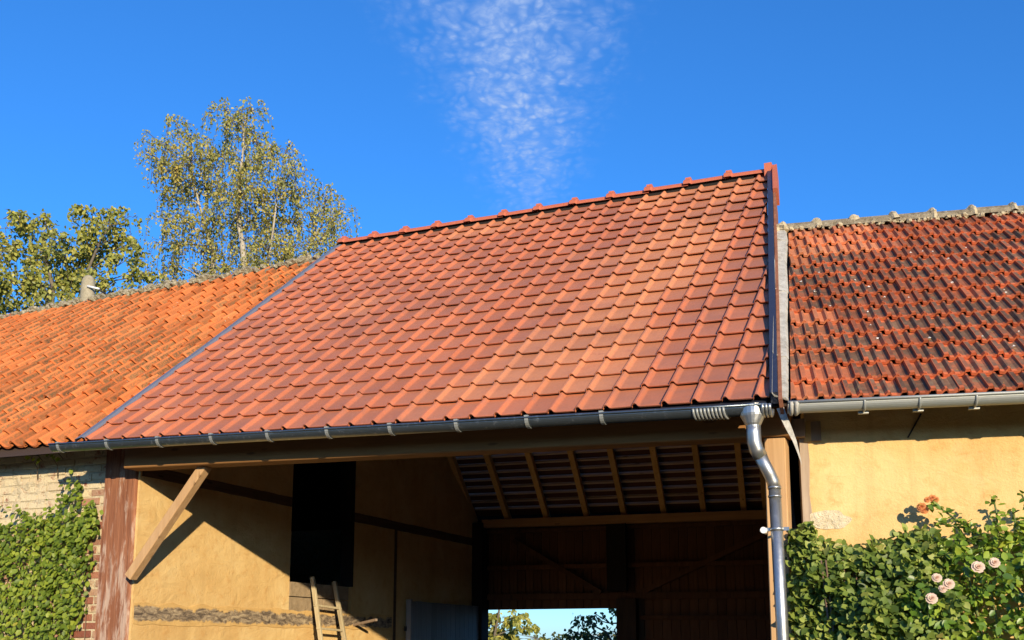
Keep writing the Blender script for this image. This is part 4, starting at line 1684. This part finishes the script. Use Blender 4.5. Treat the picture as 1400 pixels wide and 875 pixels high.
# ---- creeper on the brick wall
ivy = thing('creeper', 'dense green creeper covering the old brick wall beside the oxblood post', 'climbing plant', B, (-1.5, 0.45, 0))
ib = np.array(BASE[ivy.name])
edge = [(-3.9, 2.95), (-2.2, 2.88), (-1.69, 2.81), (-1.47, 2.88), (-1.27, 2.76), (-1.09, 2.80), (-0.94, 2.83), (-0.915, 3.08), (-0.815, 3.13), (-0.71, 3.08), (-0.66, 2.90), (-0.55, 2.86), (-0.47, 2.76), (-0.50, 2.60), (-0.59, 2.46), (-0.53, 2.30), (-0.60, 2.11), (-0.56, 1.92), (-0.65, 1.78), (-0.68, 1.62), (-0.75, 1.2), (-0.8, 0.0), (-3.9, 0.0)]
P, A, N, Z = [], [], [], []
tries = 0
while len(P) < 8600 and tries < 120000:
    tries += 1
    a = -0.42 - 3.0 * random.random() ** 1.35
    z = 0.8 + 2.4 * random.random() ** 0.8
    jx, jz = a + random.gauss(0, 0.035), z + random.gauss(0, 0.035)
    if not inside(edge, jx, jz):
        continue
    dens = 1.0
    if z > 2.70:
        dens = 0.45 + 0.9 * noise.noise(Vector((a * 6, z * 6, 0)))
    if random.random() > dens:
        continue
    thick = 0.10 + 0.10 * max(0, noise.noise(Vector((a * 3, z * 3, 2)))) + 0.05 * max(0, 2.6 - z)
    P.append((a, 0.475 - thick * random.random() ** 0.6, z))
    A.append((random.gauss(0, 0.5), -0.35 + random.gauss(0, 0.3), -0.75 + random.gauss(0, 0.45)))
    N.append((0.2 + random.gauss(0, 0.5), -1.0, 0.45 + random.gauss(0, 0.45)))
    Z.append(random.uniform(0.03, 0.068))
m = MB()
for i in range(26):
    a = random.uniform(-2.7, -0.65)
    pts = []
    z = 0.0
    top = random.uniform(2.2, 3.0)
    while z < top:
        pts.append((a, 0.47, z))
        a += random.gauss(0, 0.03)
        a = min(a, -0.55)
        z += 0.18
    m.tube(pts, [0.009 * (1 - 0.7 * k / len(pts)) for k in range(len(pts))], 4)
for a0 in (-1.30, -1.05):     # tendrils hanging under the eaves
    m.tube([(a0, 0.47, 3.10), (a0 + 0.04, 0.42, 3.2), (a0 + 0.02, 0.36, 3.29), (a0 + 0.12, 0.33, 3.31), (a0 + 0.2, 0.33, 3.24)], 0.004, 4)
    for k in range(5):
        P.append((a0 + 0.04 * k, 0.34, 3.31 - 0.015 * k))
        A.append((random.gauss(0, 0.6), -0.4, -0.6))
        N.append((0, -1, 0.5))
        Z.append(0.055)
part('stem', m, MAT['stem'], ivy)
me = leaves_mesh('creeper_leaves', np.array(P) - ib, A, N, Z, MAT['ivy_leaf'], 1.25)
link('foliage', me, ivy, kind='stuff')

# ---- shrub and rose against the right wing
def bush(root, n, top_fn, a0, a1, depth, size, mat, wide, fr_noise, zmin=0.9):
    base = np.array(BASE[root.name])
    P, A, N, Z = [], [], [], []
    k = 0
    while len(P) < n and k < n * 12:
        k += 1
        a = random.uniform(a0, a1)
        tp = top_fn(a)
        z = zmin + (tp - zmin) * random.random() ** 0.75
        edge_f = min(1.0, (tp - z) / 0.35)
        front = 0.22 - depth * (0.45 + 0.55 * edge_f) * (1 + 0.5 * noise.noise(Vector((a * fr_noise, z * fr_noise, 3.3))))
        front = 0.24 - (0.24 - front) * min(1.0, 0.22 + max(0.0, a) / 0.55)
        d = random.random() ** 1.7
        y = front + d * (0.28 - front)
        P.append((a, y, z))
        A.append((random.gauss(0, 0.6), -0.35 + random.gauss(0, 0.4), -0.25 + random.gauss(0, 0.5)))
        N.append((0.15 + random.gauss(0, 0.5), -1.0 + random.gauss(0, 0.35), 0.55 + random.gauss(0, 0.4)))
        Z.append(random.uniform(*size))
    return leaves_mesh('leaves', np.array(P) - base, A, N, Z, mat, wide)


def top_shrub(a):
    return 2.23 + 0.05 * math.sin(a * 11) + 0.06 * noise.noise(Vector((a * 7, 0, 0))) + 0.07 * math.exp(-((a - 0.12) / 0.07) ** 2)


def top_rose(a):
    return 2.20 + 0.11 * min(1.0, max(0, (a - 0.85) / 0.45)) + 0.05 * noise.noise(Vector((a * 6, 4, 0)))


shrub = thing('shrub', 'broad-leaved matt green shrub between the downpipe and the roses', 'shrub', RF, (0.4, 0.1, 0))
link('foliage', bush(shrub, 6800, top_shrub, 0.0, 0.92, 0.38, (0.036, 0.07), MAT['shrub_leaf'], 1.3, 5), shrub, kind='stuff')
m = MB()
for i in range(14):
    a = random.uniform(0.15, 0.75)
    m.tube([(0.4 + (a - 0.4) * 0.3, 0.1, 0), (0.4 + (a - 0.4) * 0.7, 0.08, 1.2), (a, 0.05 + random.gauss(0, 0.05), 2.1)], [0.02, 0.012, 0.005], 5)
part('stem', m, MAT['stem'], shrub)

rose = thing('rose_bush', 'glossy climbing rose with pink blooms and a coral cluster against the ochre wall', 'rose bush', RF, (1.5, 0.1, 0))
rb = np.array(BASE[rose.name])
link('foliage', bush(rose, 7600, top_rose, 0.62, 3.2, 0.40, (0.04, 0.07), MAT['rose_leaf'], 1.1, 6), rose, kind='stuff')
m = MB()
sprays = [([(1.25, 0.0, 1.9), (1.12, 0.08, 2.22), (0.98, 0.17, 2.36), (0.88, 0.20, 2.45), (0.83, 0.20, 2.44)], 1.0),
          ([(1.15, 0.05, 2.1), (1.05, 0.1, 2.28), (0.95, 0.14, 2.31), (0.86, 0.16, 2.33)], 0.9),
          ([(1.20, 0.05, 2.2), (1.20, 0.06, 2.38), (1.19, 0.07, 2.47)], 0.8),
          ([(1.38, 0.05, 2.2), (1.40, 0.08, 2.36), (1.36, 0.10, 2.48)], 0.9),
          ([(1.3, 0.05, 2.2), (1.3, 0.08, 2.40)], 1.0),
          ([(1.6, 0.05, 2.1), (1.55, 0.1, 2.38), (1.50, 0.1, 2.46)], 1.0)]
SP, SA, SN, SZ = [], [], [], []
for pts, dens in sprays:
    m.tube(pts, [0.006] * len(pts), 5)
    P_ = [Vector(p) for p in pts]
    for i in range(len(P_) - 1):
        L = (P_[i + 1] - P_[i]).length
        for k in range(int(L / 0.006 * dens)):
            t = random.random()
            p = P_[i].lerp(P_[i + 1], t)
            SP.append((p.x + random.gauss(0, 0.012), p.y + random.gauss(0, 0.02), p.z + random.gauss(0, 0.012)))
            SA.append((random.gauss(0, 0.8), -0.3 + random.gauss(0, 0.5), random.gauss(-0.1, 0.5)))
            SN.append((random.gauss(0, 0.4), -0.7, 0.8))
            SZ.append(random.uniform(0.03, 0.058))
for i in range(10):
    a = random.uniform(0.9, 2.8)
    m.tube([(1.5 + (a - 1.5) * 0.3, 0.1, 0), (1.5 + (a - 1.5) * 0.7, 0.05, 1.2), (a, 0.0, 2.15)], [0.02, 0.012, 0.005], 5)
part('stem', m, MAT['green_stem'], rose)
link('spray_leaves', leaves_mesh('spray', np.array(SP) - rb, SA, SN, SZ, MAT['rose_leaf'], 1.1), rose, kind='stuff')


def flower(c, r, mat, parent, face=(0, -1, 0.35), n_rings=4):
    base = Vector(BASE[root_of(parent).name])
    m = MB()
    up = Vector(face).normalized()
    e1 = up.orthogonal().normalized()
    e2 = up.cross(e1)
    c = Vector(c) - base
    for q in range(n_rings):
        k = 6 - (q > 1)
        tilt = 0.25 + 0.33 * q                  # inner petals stand up
        rr = r * (1.0 - 0.2 * q)
        for j in range(k):
            t = 2 * math.pi * (j + 0.5 * q) / k + random.gauss(0, 0.12)
            rad = e1 * math.cos(t) + e2 * math.sin(t)
            tan = up.cross(rad)
            out = rad * math.cos(tilt) + up * math.sin(tilt)
            b0 = c + up * (0.003 * q)
            w = rr * 0.55
            p1, p2 = b0 + out * rr * 0.62 - tan * w, b0 + out * rr * 0.62 + tan * w
            p3, p4 = b0 + out * rr - tan * w * 0.6 - up * 0.1 * rr, b0 + out * rr + tan * w * 0.6 - up * 0.1 * rr
            m.face([b0, p2, p4, p3, p1])
    me = m.mesh('bloom', mat)
    return link('bloom', me, parent)


for a, z, r in ((1.011, 2.026, 0.052), (1.10, 2.05, 0.044), (0.786, 1.968, 0.040), (0.848, 1.932, 0.046), (0.815, 1.905, 0.034), (0.75, 1.85, 0.048), (1.62, 2.0, 0.045), (1.95, 2.1, 0.045)):
    o = flower((a, -0.23, z), r * 0.72, MAT['rose_pink'], rose)
for a, z, r in ((0.803, 2.432, 0.030), (0.818, 2.412, 0.026), (0.838, 2.476, 0.020), (0.868, 2.486, 0.024), (0.889, 2.476, 0.020)):
    o = flower((a, 0.19, z), r, MAT['rose_orange'], rose, (-0.3, -1, 0.2))
    o['label'] = 'coral rose bloom in the cluster high against the wall'


# ================================================================== TREES
def cam_pt(px, py, Y):
    """real position at distance Y for a direction measured on the photograph's grid (used only to lay out crowns)"""
    pt = R(9.4)
    f, u = Vector((0, math.cos(pt), math.sin(pt))), Vector((0, -math.sin(pt), math.cos(pt)))
    d = f + Vector((1, 0, 0)) * ((px - 700) / 1402) + u * ((647 - py) / 1402)
    return Vector((0, 0, 1.6)) + d * (Y / d.y)


def tree(name, label, base_xy, clumps, Y, trunks, twigs_per, leaf, leaves_per, droop, mats, group=None, twig_len=(0.6, 1.3), wide=1.0):
    """clumps: (px, py, rx, ry) on the photograph's grid; trunks: lists of real points (x, y, z) with radii"""
    t = thing(name, label, 'tree', W0, (base_xy[0], base_xy[1], 0), group)
    base = Vector(BASE[t.name])
    bark, twigm, leafm = mats
    tm = MB()
    nodes = []
    for pts, r0, r1 in trunks:
        P_ = [Vector(p) for p in pts]
        Q = []
        for i in range(len(P_) - 1):
            for k in range(5):
                w = P_[i].lerp(P_[i + 1], k / 5)
                w += Vector((noise.noise(w * 0.4) * 0.18, noise.noise(w * 0.4 + Vector((9, 0, 0))) * 0.18, 0)) * (0 if i == 0 and k == 0 else 1)
                Q.append(w)
        Q.append(P_[-1])
        tm.tube(Q, [r0 + (r1 - r0) * (i / (len(Q) - 1)) ** 0.8 for i in range(len(Q))], 8)
        nodes += [(q, r0 + (r1 - r0) * i / (len(Q) - 1)) for i, q in enumerate(Q) if i > 2]
    part('trunk', tm, bark, t)
    s = Y / 1402.0
    lm, wm = MB(), MB()
    P, A, N, Z = [], [], [], []
    for (px, py, rx, ry) in clumps:
        for yy in range(1):
            c = cam_pt(px, py, Y + random.uniform(-1.2, 1.2) * min(1.0, rx / 30))
            # limb from the nearest trunk node below the clump
            best = min(nodes, key=lambda q: (q[0] - c).length + (3.0 if q[0].z > c.z - 0.3 else 0))
            n0, r = best
            mid = n0.lerp(c, 0.5) + Vector((0, 0, 0.25 * (c - n0).length * 0.5))
            pts = []
            for k in range(7):
                w = k / 6
                pts.append(n0 * (1 - w) ** 2 + mid * (2 * w * (1 - w)) + c * w * w + Vector((random.gauss(0, 0.03), random.gauss(0, 0.03), random.gauss(0, 0.03))))
            r0 = min(r * 0.6, 0.02 + 0.012 * (c - n0).length)
            lm.tube(pts, [r0 * (1 - 0.8 * k / 6) for k in range(7)], 5)
            nt_ = max(5, int(twigs_per * rx * ry / 900))
            for q in range(nt_):
                d = rand_dirs(1)[0]
                rad = random.random() ** 0.45
                st = c + Vector((d[0] * rx * s, d[1] * rx * s * 1.1, d[2] * ry * s)) * rad * 0.85
                L = random.uniform(*twig_len)
                out = Vector((d[0], d[1], 0.25)) * 0.5
                tp = []
                for k in range(5):
                    w = k / 4
                    tp.append(st + out * (L * w * (1 - 0.45 * w)) + Vector((0, 0, (0.18 * w - droop * w * w) * L)) + Vector((random.gauss(0, 0.015), random.gauss(0, 0.015), 0)))
                wm.tube(tp, [0.008, 0.007, 0.006, 0.005, 0.003], 3, caps=False)
                # twig back to limb end
                if q % 3 == 0:
                    wm.tube([c.lerp(pts[4], random.random()), c.lerp(st, 0.6) + Vector((0, 0, 0.05)), st], [0.012, 0.009, 0.007], 3, caps=False)
                for k in range(max(3, int(leaves_per * random.uniform(0.4, 1.4)))):
                    w = random.uniform(0.12, 1.0)
                    i0 = min(3, int(w * 4))
                    p = tp[i0].lerp(tp[i0 + 1], w * 4 - i0)
                    P.append((p.x + random.gauss(0, 0.055), p.y + random.gauss(0, 0.055), p.z + random.gauss(0, 0.04)))
                    A.append((random.gauss(0, 0.6), random.gauss(0, 0.6), -0.7 + random.gauss(0, 0.4)))
                    nn = rand_dirs(1)[0]
                    N.append((nn[0] + 0.25, nn[1] - 0.9, nn[2] + 0.35))
                    Z.append(random.uniform(*leaf))
    part('branch', lm, bark, t, kind='stuff')
    part('twig', wm, twigm, t, kind='stuff')
    me = leaves_mesh('crown', np.array(P) - np.array(base), A, N, Z, leafm, wide)
    link('crown', me, t, kind='stuff')
    return t


YB = 27.0
bclumps = [(305, 150, 22, 18), (345, 150, 20, 18), (325, 178, 34, 22), (352, 195, 26, 22), (240, 168, 22, 16), (262, 190, 26, 22), (206, 190, 14, 10), (205, 212, 14, 14), (228, 205, 26, 22), (225, 232, 26, 20), (258, 222, 32, 26), (298, 215, 36, 28), (335, 225, 34, 26), (372, 212, 24, 20), (392, 206, 18, 16), (398, 235, 22, 24), (240, 260, 28, 22), (285, 258, 38, 28), (330, 262, 40, 28), (375, 262, 34, 26), (410, 262, 18, 20), (440, 252, 14, 14), (448, 272, 18, 18), (470, 288, 14, 16), (455, 300, 22, 20), (425, 296, 24, 20), (215, 298, 14, 12), (250, 300, 28, 24), (295, 300, 38, 26), (345, 302, 40, 28), (390, 305, 32, 26), (232, 335, 24, 22), (270, 338, 34, 24), (320, 340, 36, 26), (365, 338, 36, 26), (405, 335, 28, 24), (445, 328, 24, 20), (225, 365, 20, 18), (262, 372, 30, 18), (310, 370, 34, 18), (355, 362, 34, 18), (400, 355, 28, 16), (232, 385, 18, 12)]
b0 = cam_pt(318, 380, YB)
bt = [([(b0.x, YB, 0), (b0.x + 0.05, YB, 7), tuple(cam_pt(331, 365, YB)), tuple(cam_pt(327, 300, YB)), tuple(cam_pt(330, 230, YB)), tuple(cam_pt(335, 165, YB))], 0.15, 0.018),
      ([(b0.x - 0.1, YB + 0.2, 3), (b0.x - 0.5, YB + 0.3, 8), tuple(cam_pt(288, 345, YB + .3)), tuple(cam_pt(270, 280, YB + .3)), tuple(cam_pt(250, 205, YB + .3))], 0.10, 0.015),
      ([(b0.x + 0.1, YB - 0.2, 3), (b0.x + 0.8, YB - 0.3, 9), tuple(cam_pt(365, 345, YB - .3)), tuple(cam_pt(382, 270, YB - .3)), tuple(cam_pt(392, 215, YB - .3))], 0.06, 0.012),
      ([(b0.x + 0.3, YB + 0.4, 4), tuple(cam_pt(400, 370, YB + .5)), tuple(cam_pt(440, 310, YB + .5)), tuple(cam_pt(448, 260, YB + .5))], 0.07, 0.012)]
tree('birch_tree', 'tall airy birch with pale stems and drooping yellowing foliage behind the old roof', (b0.x, YB), bclumps, YB, bt, 34, (0.06, 0.105), 24, 0.95, (MAT['birch_bark'], MAT['twig'], MAT['birch_leaf']), twig_len=(0.7, 1.5))

YL = 24.0
lclumps = [(15, 298, 20, 14), (40, 312, 26, 20), (62, 298, 12, 12), (75, 325, 26, 20), (30, 345, 36, 24), (85, 355, 34, 24), (15, 380, 30, 24), (55, 385, 38, 26), (100, 385, 30, 22), (128, 290, 22, 12), (150, 285, 20, 10), (172, 300, 16, 14), (135, 315, 26, 18), (168, 325, 22, 18), (185, 335, 12, 14), (140, 345, 24, 20), (170, 355, 16, 18), (186, 368, 8, 16), (115, 330, 18, 18), (130, 375, 26, 18), (155, 395, 16, 12), (85, 412, 36, 16), (30, 418, 30, 16), (-30, 330, 40, 40), (-40, 390, 40, 40), (-90, 360, 50, 60), (202, 372, 6, 12)]
l0 = cam_pt(70, 400, YL)
ltr = [([(l0.x, YL, 0), (l0.x, YL, 6), tuple(cam_pt(72, 390, YL)), tuple(cam_pt(60, 330, YL))], 0.16, 0.03),
       ([(l0.x, YL, 4), (l0.x + 0.5, YL + .2, 7.5), tuple(cam_pt(120, 370, YL)), tuple(cam_pt(150, 310, YL))], 0.09, 0.02),
       ([(l0.x, YL, 4), (l0.x - 1.0, YL + .2, 7.5), tuple(cam_pt(-10, 370, YL)), tuple(cam_pt(-30, 320, YL))], 0.10, 0.02)]
tree('broadleaf_tree', 'dense green and yellow tree behind the weathered pole at the left', (l0.x, YL), lclumps, YL, ltr, 24, (0.075, 0.125), 30, 0.8, (MAT['bark'], MAT['twig'], MAT['tree_leaf']), twig_len=(0.5, 1.2), wide=1.2)

# trees seen through the open back door
YD = 46.0
d1 = [(675, 850, 18, 16), (705, 845, 16, 14), (690, 868, 22, 14), (722, 858, 12, 12), (660, 880, 24, 20), (700, 890, 26, 18), (740, 880, 16, 12), (640, 840, 20, 20), (650, 800, 30, 30), (690, 790, 30, 30), (620, 870, 30, 40), (665, 905, 20, 16)]
p0 = cam_pt(672, 875, YD)
tree('fruit_tree', 'leafy tree seen through the left half of the back doorway', (p0.x, YD), d1, YD, [([(p0.x, YD, 0), tuple(cam_pt(678, 870, YD)), tuple(cam_pt(685, 800, YD))], 0.10, 0.03)], 60, (0.14, 0.24), 20, 0.5, (MAT['bark'], MAT['twig'], MAT['tree_leaf']), 'trees beyond the back door', (0.5, 1.1), 1.2)
YE = 18.0
d2 = [(795, 848, 12, 10), (820, 845, 16, 12), (838, 862, 12, 12), (785, 868, 12, 8), (812, 868, 14, 8), (850, 840, 20, 18), (765, 878, 14, 7), (830, 885, 22, 10), (870, 870, 24, 20), (840, 810, 24, 22), (880, 830, 26, 26), (800, 810, 20, 18)]
p1 = cam_pt(862, 875, YE)
tree('dark_tree', 'darker tree with hanging sprays seen through the right half of the back doorway', (p1.x, YE), d2, YE, [([(p1.x, YE, 0), tuple(cam_pt(862, 870, YE)), tuple(cam_pt(850, 800, YE))], 0.10, 0.03)], 26, (0.06, 0.10), 12, 0.7, (MAT['bark'], MAT['twig'], MAT['far_leaf']), 'trees beyond the back door', (0.25, 0.5), 1.1)
YH = 62.0
d3 = [(650 + 14 * i + random.uniform(-5, 5), 872 + random.uniform(-6, 6), 14, 7) for i in range(16)]
p2 = cam_pt(760, 878, YH)
tree('hedge', 'low far hedge along the field beyond the back door', (p2.x, YH), d3, YH, [([(p2.x, YH, 0), (p2.x, YH, 1.5)], 0.06, 0.03)], 50, (0.12, 0.2), 14, 0.4, (MAT['bark'], MAT['twig'], MAT['far_leaf']), None, (0.3, 0.7), 1.2)

# ================================================================== POLE
pw = cam_pt(120, 400, 20.0)
pole = thing('utility_pole', 'round-topped weathered pole with white insulator showing above the old ridge', 'utility pole', W0, (pw.x, 20.0, 0))
m = MB()
prof_r = [0.20, 0.17, 0.145, 0.14, 0.125, 0.09, 0.04]
prof_z = [0.0, 5.0, 8.55, 8.78, 8.90, 8.97, 9.0]
m.tube([(pw.x, 20.0, z) for z in prof_z], prof_r, 12)
part('shaft', m, MAT['pole'], pole)
m = MB()
m.tube([(pw.x + 0.05, 19.84, 8.72), (pw.x + 0.30, 19.84, 8.66)], 0.022, 8)
part('insulator', m, MAT['porcelain'], pole)
m = MB()
pts = []
far = cam_pt(186, 412, 20.5)
for k in range(9):
    w = k / 8
    p = Vector((pw.x + 0.28, 19.85, 8.66)).lerp(far, w)
    p.z -= 0.10 * math.sin(math.pi * w)
    pts.append(p)
m.tube(pts, 0.022, 5)
part('cable', m, MAT['wire'], pole)
